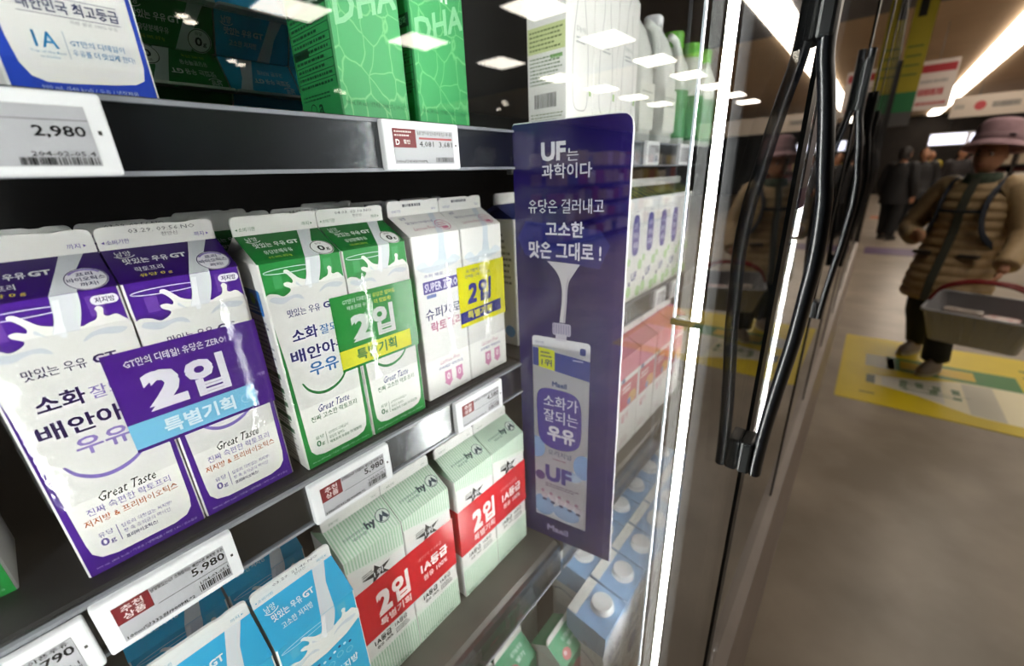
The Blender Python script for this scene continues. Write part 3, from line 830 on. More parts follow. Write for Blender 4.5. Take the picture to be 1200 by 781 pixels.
# ---- top shelf
ZT = 0.0555
se = Spec('deep_blue', w=0.0660, dp=0.066, front=ink('#2546b8'), roof=ink('#2546b8'), side=PAPER)
def paint_se(s):
    p, F, R, T = s.p, s.F, s.R, s.T
    p.poly(F, [(3.5, 170), (62.8, 170), (62.6, 36), (62.2, 18), (60.6, 11), (56, 8.4), (46, 7), (26, 5.6), (16, 5.4), (10.5, 8), (7.5, 14), (6, 26), (4.5, 80)], '#ecebe8', 1)
    p.text(F, '대한민국 최고등급', 15, 40.4, 57, 46.8, '#39406a', 3, 0.02); p.rect(F, 14, 39.0, 57, 39.3, '#39406a', 2); p.rect(F, 14, 47.8, 57, 48.1, '#39406a', 2)
    p.text(F, '국산 원유 100% 우유', 34, 36.2, 55, 38.2, '#9a9ca6', 3)
    p.text(F, '1A', 16.5, 22.6, 26, 30.6, '#2b87be', 3, 0.01); p.text(F, 'Top of the Best', 13.8, 19.6, 28, 21.2, '#5aa0c8', 3); p.text(F, 'to Quality', 17, 17.4, 25, 18.8, '#5aa0c8', 3)
    p.rect(F, 29.2, 18, 29.5, 32, '#9ab4c8', 2)
    p.text(F, 'GT만의 디테일이', 31, 24.9, 55, 28.3, '#4a8cc0', 3, 0.008); p.text(F, '우유를 더 맛있게 한다!', 31, 20, 58.8, 23.4, '#4a8cc0', 3, 0.008)
    p.text(F, '900 mL (540 kcal) / 우유 / 냉장제품', 13, 1.2, 55.5, 4.2, '#bcc8ee', 2, 0.0)
    p.text(F, '우유', 16, 84, 50, 104, '#2546b8', 3, 0.04); p.text(F, '맛있는 우유 GT', 12, 118, 54, 126, '#39406a', 3, 0.02)
    sp = s.sp
    sp.lines(s.SL, 8, 10, 58, 150, 20, '#8a92b0', 1, 5)
paint_se(se); se.done()
carton(se, 0.0270, 0.3720, ZT, 'white fronted deep blue carton on the top shelf over the large price label')

dha_m = noise_mat('caustic_green_print', '#3fae62', '#58c07a', 40, 0.4)
def dha_material():
    m = bpy.data.materials.new('water_pattern_green'); m.use_nodes = True
    nt = m.node_tree; b = nt.nodes['Principled BSDF']; b.inputs['Roughness'].default_value = 0.42; b.inputs['Specular IOR Level'].default_value = 0.35
    tc = nt.nodes.new('ShaderNodeTexCoord'); mp = nt.nodes.new('ShaderNodeMapping'); mp.inputs['Scale'].default_value = (1, 1, 0.75)
    ns = nt.nodes.new('ShaderNodeTexNoise'); ns.inputs['Scale'].default_value = 30
    mx = nt.nodes.new('ShaderNodeMixRGB'); mx.inputs[0].default_value = 0.022
    v = nt.nodes.new('ShaderNodeTexVoronoi'); v.feature = 'DISTANCE_TO_EDGE'; v.inputs['Scale'].default_value = 48
    r = nt.nodes.new('ShaderNodeValToRGB')
    r.color_ramp.elements[0].position = 0.0; r.color_ramp.elements[0].color = lin('#78cc84')
    r.color_ramp.elements[1].position = 0.035; r.color_ramp.elements[1].color = lin('#43ad66')
    L = nt.links
    L.new(tc.outputs['Object'], mp.inputs[0]); L.new(mp.outputs[0], ns.inputs[0]); L.new(mp.outputs[0], mx.inputs[1]); L.new(ns.outputs['Color'], mx.inputs[2])
    L.new(mx.outputs[0], v.inputs['Vector']); L.new(v.outputs['Distance'], r.inputs[0]); L.new(r.outputs[0], b.inputs['Base Color'])
    return m
DHAM = dha_material()
dh = Spec('bright_green', w=0.0715, dp=0.0715, front=DHAM, side=ink('#2f9150'), roof=DHAM)
def paint_dha(s):
    p, F = s.p, s.F
    p.text(F, 'DHA', 5, 80, 69, 102, '#8fd6a0', 3, 0.03, 0.0, 0.0, False, 0.38)
    p.text(F, '900 mL (585 kcal) / 냉장제품 / DHA 2.7 g (100 mL당)', 4, 9, 68, 14, '#1f6e40', 3, 0.006)
    p.text(F, '우유', 18, 110, 54, 134, '#e6f2e6', 3, 0.04)
    sp = s.sp
    for S in (s.SL,):
        sp.rect(S, 3, 84, 69, 94, '#123a24', 1); sp.text(S, '영양정보', 6, 86, 30, 92, '#cfe6d4', 2, 0.02); sp.text(S, 'DHA강화', 42, 86, 66, 92, '#cfe6d4', 2, 0.02)
        for k in range(9): sp.rect(S, 3, 83.4 - 6.4 * k, 69, 84 - 6.4 * k, '#123a24', 1); sp.lines(S, 6, 78.4 - 6.4 * k, 66, 82.6 - 6.4 * k, 1, '#184a2c', 2, k, 0.5)
        sp.rect(S, 2.6, 26, 3.4, 94, '#123a24', 1); sp.rect(S, 68.6, 26, 69.4, 94, '#123a24', 1); sp.rect(S, 4, 52, 30, 58, '#123a24', 2)
        sp.ring(S, 22, 10, 5, 1, '#123a24', 1); sp.text(S, 'a', 32, 6, 40, 14, '#123a24', 1, 0.02); sp.lines(S, 6, 17, 56, 23, 2, '#184a2c', 1, 4)
paint_dha(dh); dh.done()
carton(dh, 0.2215, 0.3690, ZT, 'bright green carton on the top shelf, left of two, with its table side showing')
carton(dh, 0.3050, 0.3690, ZT, 'bright green carton on the top shelf, right of two, over the small price label')

# dim cartons lying on their backs at the rear of the top shelf, tops towards the door
def lying(spec, x, z, yb, label, flip):
    t = thing('milk_carton', label, 'milk carton', (x, yb, z), 0, 'cartons lying at the rear of the top shelf')
    t.rotation_euler = (math.radians(90), math.radians(180) if flip else 0, 0)
    put_parts(spec, t)
    return t
for i, z in enumerate((0.0910, 0.1620, 0.2330)):
    for j, (spc, cname) in enumerate(((grn_a, 'green'), (blu_a, 'blue'), (blu_b, 'blue'))):
        row = ('bottom', 'middle', 'upper')[i]
        lying(spc, 0.155 + 0.0715 * j, z, 0.730, 'dark %s carton lying at the rear of the top shelf, %s layer, %s column' % (cname, row, ('left', 'middle', 'right')[j]), i != 1)

# ---- price labels clipped to the rails
def price_tag(x0, y, z0, w, h, label, style, price=None, group=None):
    t = thing('price_tag', label, 'price label', (x0, y, z0))
    T = 0.0075
    m = MB()
    m.box(0, 0, 0, w, T, h, WHITEPL, 0.0016); m.build('case', t)
    p = Print(); F = Face((0, 0, 0), (1, 0, 0), (0, 0, 1), (0, -1, 0)); wm, hm = w * 1000, h * 1000
    su0, sv0, su1, sv1 = wm * 0.105, hm * 0.12, wm * 0.905, hm * 0.83
    m = MB(); m.box(su0 / 1000, -0.0003, sv0 / 1000, su1 / 1000, 0.0002, sv1 / 1000, mat('epaper', '#b9b9bd', 0.4))
    p = Print(); F = Face((0, -0.00035, 0), (1, 0, 0), (0, 0, 1), (0, -1, 0))
    K = '#1a1a1d'
    W2, H2 = su1 - su0, sv1 - sv0
    def B(a, b, c, d): return (su0 + a * W2, sv0 + b * H2, su0 + c * W2, sv0 + d * H2)
    if style == 'offer':
        p.rect(F, *B(0, 0.5, 0.3, 1.0), '#7c2228', 1)
        p.text(F, '추천', *B(0.06, 0.76, 0.24, 0.95), '#e9dcd8', 2, 0.02); p.text(F, '상품', *B(0.06, 0.56, 0.24, 0.74), '#e9dcd8', 2, 0.02)
        p.text(F, '남양맛있는GT 소화잘되는 배안아픈 저지방 우유', *B(0.31, 0.86, 0.99, 0.97), K, 1, 0.02)
        p.text(F, price, *B(0.66, 0.58, 0.985, 0.83), K, 1, 0.02); p.rect(F, *B(0.33, 0.47, 0.99, 0.485), '#5a5a5e', 1)
        p.text(F, '1/04-03-05.1', *B(0.70, 0.29, 0.985, 0.38), K, 1, 0.01); p.barcode(F, *B(0.68, 0.08, 0.985, 0.27), K, 1, 3)
        p.text(F, '100ml당332원/900ML*2', *B(0.02, 0.03, 0.62, 0.14), K, 1, 0.02)
    elif style == 'plain':
        p.text(F, '소화잘되는 배안아픈우유', *B(0.22, 0.87, 0.97, 0.98), K, 1, 0.02); p.text(F, price, *B(0.66, 0.58, 0.985, 0.83), K, 1, 0.022)
        p.text(F, '03-04.1', *B(0.72, 0.28, 0.97, 0.38), K, 1, 0.01); p.barcode(F, *B(0.70, 0.06, 0.98, 0.25), K, 1, 5)
        p.rect(F, *B(0.0, 0.42, 0.6, 0.435), '#5a5a5e', 1)
    elif style == 'big':
        p.rect(F, *B(0, 0.76, 1, 0.775), '#77777b', 1); p.text(F, price, *B(0.68, 0.47, 0.965, 0.67), K, 1, 0.02)
        p.text(F, '204-02-05.4', *B(0.63, 0.17, 0.98, 0.25), K, 1, 0.01); p.barcode(F, *B(0.56, 0.02, 0.99, 0.15), K, 1, 8); p.text(F, '90ML', *B(0.02, 0.02, 0.2, 0.12), K, 1, 0.01)
    else:
        p.rect(F, *B(0, 0.47, 0.35, 1.0), '#7c2228', 1); p.lines(F, *B(0.02, 0.76, 0.33, 0.97), 2, '#e0c8c4', 2, 2); p.text(F, 'D', *B(0.03, 0.54, 0.09, 0.7), '#f2e6e2', 2, 0.04); p.text(F, '할인', *B(0.15, 0.58, 0.25, 0.7), '#e9dcd8', 2, 0.02)
        p.text(F, '남양아인슈타인우유', *B(0.38, 0.85, 0.98, 0.96), K, 1, 0.01); p.rect(F, *B(0.4, 0.72, 0.97, 0.78), '#b2565a', 1)
        p.text(F, price, *B(0.40, 0.48, 0.97, 0.67), K, 1, 0.01); p.text(F, '100ml당454원/900ML', *B(0.02, 0.03, 0.52, 0.13), K, 1, 0.01); p.barcode(F, *B(0.66, 0.05, 0.98, 0.2), K, 1, 4)
    m.merge(p).build('screen', t)
    m = MB(); m.box((su1 + 2.6) / 1000, -0.0002, 0.5 * h, (su1 + 4.2) / 1000, 0.001, 0.5 * h + 0.0022, mat('led_hole', '#3a3a36', 0.5)); m.build('indicator', t)
    return t
YT = 0.3345
price_tag(-0.0345, YT, -0.2915, 0.0815, 0.0425, 'price label reading 5,980 with a red corner, under the purple twin pack', 'offer', '5,980')
price_tag(-0.1190, YT, -0.2940, 0.0815, 0.0425, 'price label reading 3,790 at the lower left corner', 'plain', '3,790')
price_tag(0.1075, YT, -0.2925, 0.0835, 0.0425, 'price label reading 5,980 with a red corner, under the green twin pack', 'offer', '5,980')
price_tag(0.2850, YT, -0.2910, 0.0840, 0.0415, 'price label with a small red corner, under the yellow banded pack', 'offer', '4,580')
price_tag(0.2345, YT, 0.0105, 0.0890, 0.0410, 'price label with a red square, under the bright green cartons', 'deal', '4,081  3,681')
price_tag(-0.0300, YT - 0.001, 0.0100, 0.0865, 0.0410, 'large price label reading 2,980 at the left end of the top rail', 'big', '2,980')
price_tag(0.185, 0.2560, -0.634, 0.060, 0.036, 'white label at the bottom of the view on the clear guard', 'plain', '2,480')
for x, z, lb in ((0.795, 0.012, 'first grey label on the top rail beyond the purple sign'), (0.965, 0.012, 'second grey label on the top rail beyond the purple sign'), (0.900, -0.292, 'white framed label on the middle rail beyond the purple sign'), (1.00, -0.292, 'label on the middle rail near the bright strip light')):
    price_tag(x, YT, z, 0.058, 0.041, lb, 'plain', '3,280')

# ---- purple hanging sign, set square to the rail
def sign():
    SW, SH, ST = 0.1435, 0.607, 0.0022
    t = thing('hanging_sign', 'tall purple sign with a printed carton sticking out from the shelf end', 'sign', (0.4200, 0.3430, -0.5485))
    t.rotation_euler = (0, 0, math.atan2(-0.988, 0.156))     # local x runs outwards from the shelf
    # local -y faces back towards the left bay
    PURP = noise_mat('sign_violet', '#1b1250', '#241a5c', 9, 0.14, spec=0.6)
    out = [(0, 0), (SW, 0), (SW, SH - 0.016)] + [(SW - 0.016 + 0.016 * math.cos(a * math.pi / 12), SH - 0.016 + 0.016 * math.sin(a * math.pi / 12)) for a in range(1, 7)] + [(0.003, SH), (0, SH - 0.003)]
    m = MB(); m.prism(out, 'y', -ST / 2, ST / 2, mat('sign_edge_white', '#f4f4f6', 0.3)); m.build('board', t)
    ins = [(max(0.0, x) if x < SW - 0.002 else x - 0.0012, z - (0.0012 if z > SH - 0.001 else 0)) for x, z in out]
    m = MB(); m.prism(ins, 'y', -ST / 2 - 0.0003, -ST / 2, PURP); sheet = m
    p = Print(); F = Face((0, -ST / 2 - 0.0004, 0.0185), (1, 0, 0), (0, 0, 1), (0, -1, 0))
    WH = '#eceaf4'
    p.text(F, 'UF', 38, 546, 68.5, 566, WH, 2, 0.05); p.text(F, '는', 70, 545, 84, 558, WH, 2, 0.012)
    p.text(F, '과학이다', 38.5, 527, 100, 543, WH, 2, 0.02)
    p.text(F, '유당은 걸러내고', 19.5, 488, 115, 504.5, WH, 2, 0.012)
    p.poly(F, [(2.5, 458), (16, 479), (112, 470), (124, 453), (112, 425), (14, 436)], '#1f2170', 0.6)
    p.text(F, '고소한', 42.5, 461, 92, 479, WH, 2, 0.03); p.text(F, '맛은 그대로 !', 19, 433.5, 114, 455, WH, 2, 0.03)
    milk = '#d8d4dc'
    p.poly(F, spline([(44, 431), (57, 418), (63, 404), (64.5, 384), (61, 352)], 4) + spline([(69, 352), (71, 380), (73, 404), (80, 417), (88, 429)], 4), milk, 1)
    p.poly(F, [(66, 352), (69, 381), (70, 404), (74, 416), (72, 402), (70.5, 380), (68.5, 352)], '#bcb4c4', 1.6)
    p.rrect(F, 51, 334, 77, 351, 3, '#b9b3cc', 1); p.rect(F, 55.5, 326, 71, 336, '#cfcadb', 1.2)
    for k in range(7): p.rect(F, 52.5 + 3.5 * k, 336, 53.6 + 3.5 * k, 349, '#8f88ac', 1.6)
    # printed carton
    p.rrect(F, 20.5, 22, 104, 329, 5, '#f0eff6', 1.2)
    p.rect(F, 20.5, 22, 104, 316, '#f0eff6', 1.2)
    p.poly(F, [(21, 285), (104, 275), (104, 304), (21, 312)], '#2c3d8a', 1.8)
    p.poly(F, [(30, 313), (54, 311), (54, 281), (30, 284)], '#d9de2c', 2.4); p.text(F, '1위', 34, 286, 50, 297, '#2c3d6a', 3, 0.03); p.lines(F, 33, 298, 51, 309, 2, '#2c3d6a', 3, 3)
    p.rrect(F, 90, 311, 98, 321, 2, '#2c3d8a', 2); p.text(F, '소비기한', 25, 318, 38, 322, '#4a5aa0', 2); p.lines(F, 80, 300, 98, 304, 1, '#c8cae6', 3, 5)
    p.text(F, 'Maeil', 50, 257, 72, 265, '#56679c', 2.4, 0.05)
    p.poly(F, spline([(29, 246), (58, 253), (88, 246), (94, 210), (90, 168), (60, 154), (31, 164), (26, 205)], 5, True), '#473a92', 1.8)
    p.text(F, '소화가', 36.5, 223, 89, 243, WH, 2.6, 0.015); p.text(F, '잘되는', 36.5, 199, 89, 220, WH, 2.6, 0.015); p.text(F, '우유', 42, 168, 85, 193, WH, 2.6, 0.05)
    p.text(F, '오리지널', 43, 142, 80, 152, '#5a6a9c', 2.4, 0.012); p.lines(F, 50, 134, 72, 138, 1, '#b0688c', 2.4, 4)
    def spot(u, v, r, color, l, ry):      # round mark cut off at the printed carton's edges
        p.poly(F, [(min(max(u + r * math.cos(a * math.pi / 14), 20.6), 103.9), v + ry * math.sin(a * math.pi / 14)) for a in range(28)], color, l)
    spot(22, 150, 16, '#8fb0de', 1.5, 19); spot(98, 136, 15, '#86a9da', 1.5, 21); spot(78, 114, 18, '#b4cbe8', 1.5, 9); spot(34, 44, 18, '#9ab8e2', 1.5, 20); spot(72, 40, 22, '#a4bfe6', 1.5, 14)
    p.text(F, 'UF', 38, 94, 81, 123, '#473a92', 2.6, 0.06); spot(29, 100, 8, '#5a3f86', 2.4, 8.5); p.lines(F, 38, 82, 96, 90, 2, '#8a7090', 2.4, 6)
    for k in range(5): p.disc(F, 36 + 14 * k, 64 - 2 * k, 6, '#e0d4e0', 2.2); p.disc(F, 36 + 14 * k, 56 - 2 * k, 4, '#45406a', 2.4, 2.5); p.disc(F, 33 + 14 * k, 72 - 2 * k, 3, '#c89ab8', 2.4)
    p.rect(F, 20.5, 22, 104, 22.1, '#f0eff6', 1.4)
    p.text(F, 'Maeil', 40, -4, 76, 8, '#a49cc0', 2, 0.05)
    sheet.merge(p).build('printed_face', t)
    m = MB()
    for z in (SH - 0.055, 0.12):
        m.box(-0.008, -0.004, z, 0.0, 0.004, z + 0.02, BLACK, 0.001)
    m.build('shelf_clip', t)
sign()

# ================================================================== BAY BEYOND THE SIGN
# navy gable carton half hidden by the sign
nv = Spec('navy', w=0.070, front=PAPER, roof=ink('#1f2a6c'), rside=ink('#1f2a6c'), side=PAPER)
nv.p.poly(nv.R, [(40, 4), (62, 4), (62, 30), (46, 34)], '#d6cf2e', 1); nv.p.lines(nv.R, 44, 8, 60, 26, 3, '#3a3a2a', 2, 3)
nv.p.rrect(nv.F, 14, 90, 56, 160, 14, '#4b3d94', 1)
nv.sp.lines(nv.SL, 6, 96, 64, 176, 9, '#7a7a76', 1, 7); nv.sp.rect(nv.SL, 10, 180, 40, 186, '#3a3a3a', 1); nv.sp.ring(nv.SL, 42, 60, 8, 1, '#4a5a60', 1); nv.sp.disc(nv.SL, 56, 22, 10, '#4d93cf', 1)
nv.done()
carton(nv, 0.4720, 0.3900, -0.2505, 'navy topped carton peeping out behind the left edge of the purple sign')

# white cartons with bottle outlines
bt = Spec('white_outline', w=0.0725, dp=0.066, hb=0.2, front=PAPER, side=PAPER)
def paint_bt(s):
    p, F = s.p, s.F
    p.stroke(F, spline([(36, 196), (28, 178), (27, 160), (20, 130), (16, 100), (16, 50), (22, 34), (36, 31), (50, 34), (56, 50), (56, 100), (52, 130), (46, 160), (45, 178)], 4), 1.2, '#7a7f80', 2)
    p.text(F, '유기농 우유', 24, 126, 49, 133, '#6a6f70', 3, 0.01); p.lines(F, 24, 112, 50, 122, 2, '#8a8f90', 2, 3)
    p.lines(F, 22, 16, 50, 20, 1, '#6fa64a', 2, 4, 0.8); p.rect(F, 60, 52, 66, 62, '#7cb04e', 2)
    sp = s.sp
    for S in (s.SL,):
        sp.rect(S, 2, 104, 64, 135, '#cfd9a0', 0.6); sp.lines(S, 5, 106, 60, 132, 5, '#7d8a5a', 1, 3); sp.lines(S, 5, 64, 60, 100, 8, '#8a9a80', 1, 4); sp.lines(S, 40, 94, 60, 100, 1, '#6aa84a', 2, 7, 0.8)
        sp.barcode(S, 12, 36, 50, 54, '#4a4a50', 1, 6); sp.lines(S, 5, 10, 60, 30, 5, '#8a9a80', 1, 8)
paint_bt(bt); bt.done()
for k, lb in enumerate(('white carton with a barcode side, standing just above the purple sign', 'second white carton with a bottle outline from the barcode side', 'third white carton with a bottle outline, beside the white jugs')):
    carton(bt, 0.5500 + 0.0745 * k, 0.3520, ZT, lb)

# white jugs with side handles
def milk_jug(x, y, z, label, h=0.235):
    t = thing('milk_jug', label, 'jug', (x, y, z))
    m = MB(); JW = mat('milky_plastic', '#dfe2dc', 0.35)
    prof = [(0.043, 0.0), (0.046, 0.006), (0.046, 0.12), (0.042, 0.15), (0.030, 0.185), (0.017, 0.205), (0.0155, 0.213)]
    rings = []
    for r, zz in prof:
        rings.append([(math.copysign(abs(math.cos(a * math.pi / 12)) ** 0.6, math.cos(a * math.pi / 12)) * r, math.copysign(abs(math.sin(a * math.pi / 12)) ** 0.6, math.sin(a * math.pi / 12)) * r, zz) for a in range(24)])
    m.rings(rings, JW); m.build('bottle', t)
    m = MB(); m.tube(spline3([(0.020, -0.028, 0.196), (0.040, -0.034, 0.188), (0.052, -0.036, 0.160), (0.046, -0.036, 0.128)], 4), 0.007, JW); m.build('grip', t)
    m = MB(); m.lathe([(0.018, 0.211), (0.0185, 0.214), (0.0185, 0.228), (0.016, 0.231)], WHITEPL, 20); m.build('cap', t)
    p = Print(); F = Face((-0.032, -0.0466, 0.02), (1, 0, 0), (0, 0, 1), (0, -1, 0)); p.rrect(F, 0, 0, 64, 78, 4, '#e4e6dc', 1); p.lines(F, 8, 44, 56, 66, 3, '#9aa29a', 2, 3); p.build('paper_label', t)
    return t
def spline3(pts, n=4):
    out = []; N = len(pts)
    for i in range(N - 1):
        p0 = pts[max(i - 1, 0)]; p1 = pts[i]; p2 = pts[i + 1]; p3 = pts[min(i + 2, N - 1)]
        for k in range(n):
            t = k / n
            out.append(tuple(0.5 * (2 * p1[j] + (p2[j] - p0[j]) * t + (2 * p0[j] - 5 * p1[j] + 4 * p2[j] - p3[j]) * t * t + (3 * p1[j] - p0[j] - 3 * p2[j] + p3[j]) * t ** 3) for j in range(3)))
    out.append(pts[-1]); return out
milk_jug(0.835, 0.405, ZT, 'white plastic milk jug nearer to the outlined cartons on the top shelf')
milk_jug(0.950, 0.405, ZT, 'white plastic milk jug nearer to the green capped bottles on the top shelf')
def green_bottle(x, y, z, label):
    t = thing('milk_bottle', label, 'bottle', (x, y, z))
    m = MB(); m.lathe([(0.036, 0.0), (0.039, 0.005), (0.039, 0.13), (0.034, 0.155), (0.022, 0.178), (0.019, 0.19)], mat('pale_bottle', '#dfe6da', 0.3), 24); m.build('bottle', t)
    m = MB(); m.lathe([(0.0395, 0.012), (0.0397, 0.013), (0.0397, 0.105), (0.0395, 0.106)], mat('green_label', '#4f9a62', 0.4), 24, caps=False); m.build('wrap_label', t)
    m = MB(); m.lathe([(0.022, 0.188), (0.0225, 0.190), (0.0225, 0.214), (0.020, 0.217)], mat('lime_cap', '#6cc437', 0.35), 20); m.build('cap', t)
green_bottle(1.035, 0.395, ZT, 'green capped bottle beside the white jug')
green_bottle(1.150, 0.395, ZT, 'green capped bottle seen next to the bright strip light')
green_bottle(1.235, 0.395, ZT, 'green capped bottle furthest behind the strip light')

# middle shelf: white cartons with violet ovals
uf = Spec('violet_oval', w=0.0700, dp=0.068, hb=0.203, front=PAPER, roof=ink('#31423c'), rside=ink('#31423c'), side=PAPER)
def paint_uf(s):
    p, F, R = s.p, s.F, s.R
    for k in range(3): p.poly(R, [(14 + 22 * k, 2), (22 + 22 * k, 2), (12 + 22 * k, 36), (4 + 22 * k, 36)], '#a8ac3a', 1)
    p.poly(F, spline([(24, 168), (34, 172), (46, 168), (50, 150), (50, 108), (44, 94), (34, 92), (24, 95), (19, 110), (19, 150)], 4, True), '#4b3d94', 1)
    p.text(F, '소화가', 24, 145, 46, 157, '#e4e0f0', 2, 0.02); p.text(F, '잘되는', 24, 126, 46, 138, '#e4e0f0', 2, 0.02); p.text(F, '우유', 24, 105, 46, 119, '#e4e0f0', 2, 0.03)
    p.text(F, 'UF', 22, 40, 48, 58, '#4b3d94', 2, 0.04); p.disc(F, 14, 36, 5, '#5a3f86', 2)
    for a, b, r in ((8, 82, 10), (62, 70, 11), (12, 20, 13), (58, 14, 12)): p.disc(F, a, b, r if 0 < a - r else a, '#b4d99a', 0.8)
    p.lines(F, 28, 176, 42, 180, 1, '#6a6a9a', 2, 3)
paint_uf(uf); uf.done()
for k in range(8):
    carton(uf, 0.560 + 0.0715 * k, 0.352, -0.2505, ('white carton with a violet oval beyond the sign, partly hidden by it' if k < 3 else '%s white carton with a violet oval in the row right of the sign' % ('first', 'second', 'third', 'fourth', 'fifth')[k - 3]), 'violet oval cartons on the middle shelf')

# lower shelf: pink cartons
pk = Spec('pink', w=0.0860, dp=0.080, hb=0.213, rise=0.02, front=PAPER, roof=ink('#d27a92'), rside=ink('#cf7088'), side=PAPER)
def paint_pk(s):
    p, F = s.p, s.F
    p.rect(F, 0, 168, 86, 213, '#d0637e', 1); p.rect(F, 0, 160, 40, 168, '#e9e2e2', 1.2); p.rect(F, 6, 158, 22, 168, '#4a5a8a', 2)
    p.rect(F, 3, 96, 83, 158, '#c13552', 1); p.disc(F, 60, 112, 20, '#d8a24a', 2, 14); p.disc(F, 46, 106, 8, '#5a7ab8', 3); p.lines(F, 10, 132, 50, 150, 2, '#f0dcd8', 3, 4, 0.7)
    p.text(F, '딸기', 12, 64, 44, 84, '#d27a92', 2, 0.03); p.lines(F, 10, 10, 50, 30, 4, '#c8a0a8', 2, 6)
    sp = s.sp
    for S in (s.SL,):
        sp.rect(S, 0, 168, 80, 213, '#d0637e', 1); sp.rect(S, 4, 96, 76, 160, '#c8455f', 1); sp.lines(S, 8, 20, 70, 86, 10, '#b890a0', 1, 5)
paint_pk(pk); pk.done()
wg = Spec('white_green', w=0.070, dp=0.070, hb=0.2)
wg.p.disc(wg.F, 35, 60, 16, '#8fc49a', 1); wg.p.text(wg.F, '우유', 18, 100, 52, 126, '#3c8a50', 2, 0.03); wg.p.poly(wg.F, [(0, 0), (70, 0), (70, 18), (0, 30)], '#a8d0a8', 1); wg.done()
carton(wg, 0.602, 0.318, Z3, 'white and pale green carton between the purple sign and the pink cartons')
for k in range(4):
    carton(pk, 0.6880 + 0.091 * k, 0.312, Z3, '%s pink topped carton right of the purple sign' % ('nearest', 'second', 'third', 'fourth')[k], 'pink cartons right of the sign')
    carton(pk, 0.700 + 0.091 * k, 0.400, Z3, '%s pink topped carton in the second row right of the sign' % ('nearest', 'second', 'third', 'fourth')[k], 'pink cartons of the second row')

# bottom deck: blue and white slant-top cartons with round caps
def cap_carton_meshes():
    w, d, hb, up = 0.0720, 0.0690, 0.2000, 0.010
    BL = ink('#94bce8'); BLs = ink('#a4bedc')
    body = MB()
    hx, hy = w / 2, d / 2
    zs = hb - 0.045
    body.box(-hx, -hy, 0, hx, hy, zs, PAPER)
    vs = [(-hx, -hy, zs), (hx, -hy, zs), (hx, hy, zs), (-hx, hy, zs), (-hx, -hy, hb), (hx, -hy, hb), (hx, hy, hb + up), (-hx, hy, hb + up)]
    body.add(vs, [(0, 1, 5, 4), (2, 3, 7, 6)], PAPER)
    body.add(vs, [(3, 0, 4, 7), (1, 2, 6, 5)], BLs)
    body.add(vs, [(4, 5, 6, 7)], BL)
    pr = Print(); F = Face((-hx, -hy, 0), (1, 0, 0), (0, 0, 1), (0, -1, 0)); S = Face((-hx, hy, 0), (0, -1, 0), (0, 0, 1), (-1, 0, 0)); S2 = Face((hx, -hy, 0), (0, 1, 0), (0, 0, 1), (1, 0, 0))
    pr.rect(F, 0, 150, 72, 200, BL, 0.8)
    pr.poly(F, spline([(0, 176), (20, 190), (52, 192), (72, 180), (72, 150), (0, 150)], 3, True), '#e8eaee', 1.2)
    pr.text(F, '우유', 12, 120, 60, 146, '#3a4a86', 2, 0.03); pr.text(F, '나100%', 10, 96, 60, 112, '#3a4a86', 2, 0.02); pr.disc(F, 36, 64, 18, '#3a5a9c', 2, 24)
    for Q in (S,):
        pr.stroke(Q, spline([(2, 132), (18, 140), (40, 134), (66, 112)], 4), 2.2, '#5a7296', 1); pr.disc(Q, 34, 160, 4, '#9aa4b4', 1); pr.lines(Q, 6, 30, 62, 100, 9, '#b4b8c0', 1, 5)
    seam = MB(); a = math.atan2(up, d); 
    zt = hb + up
    seam.prism([(hy - 0.016, zt - 0.016 * up / d), (hy - 0.0005, zt), (hy - 0.0005, zt + 0.0016), (hy - 0.016, zt - 0.016 * up / d + 0.0016)], 'x', -hx + 0.001, hx - 0.001, PAPER)
    cap = MB()
    c = (0.006, -0.006, hb + up * 0.42)
    prof = [(0.0165, -0.001), (0.0168, 0.0), (0.0168, 0.0092), (0.0165, 0.0100), (0.0158, 0.0104), (0.0152, 0.0105), (0.0146, 0.0105), (0.0001, 0.0105)]
    cap.lathe(prof, WHITEPL, 26, c)
    ring = MB(); ring.lathe([(0.0195, -0.001), (0.0195, 0.0022), (0.0170, 0.0028)], WHITEPL, 26, c, caps=False)
    body.merge(pr); return body.mesh('cap_carton_body', True), seam.mesh('cap_carton_seam', True), cap.mesh('cap_carton_cap', True), ring.mesh('cap_carton_collar')
CB, CS, CC, CR = cap_carton_meshes()
def cap_carton(x0, yf, label, group, z=DECK):
    t = thing('milk_carton', label, 'milk carton', (x0 + 0.036, yf + 0.0345, z), 0, group)
    link('carton_body', CB, t); link('top_seam', CS, t); c = link('cap_collar', CR, t); link('screw_cap', CC, t)
    return t
ords = ['nearest', 'second', 'third', 'fourth', 'fifth', 'sixth', 'seventh']
for k in range(7):
    cap_carton(0.405 + 0.0755 * k, 0.184, '%s round capped blue carton in the front row below the sign' % ords[k], 'blue capped cartons in the front row')
for k in range(6):
    cap_carton(0.474 + 0.0755 * k, 0.258, '%s round capped blue carton in the second row below the sign' % ords[k], 'blue capped cartons in the second row')
for k in range(5):
    cap_carton(0.560 + 0.0755 * k, 0.332, '%s round capped blue carton in the third row on the bottom deck' % ords[k], 'blue capped cartons in the third row')

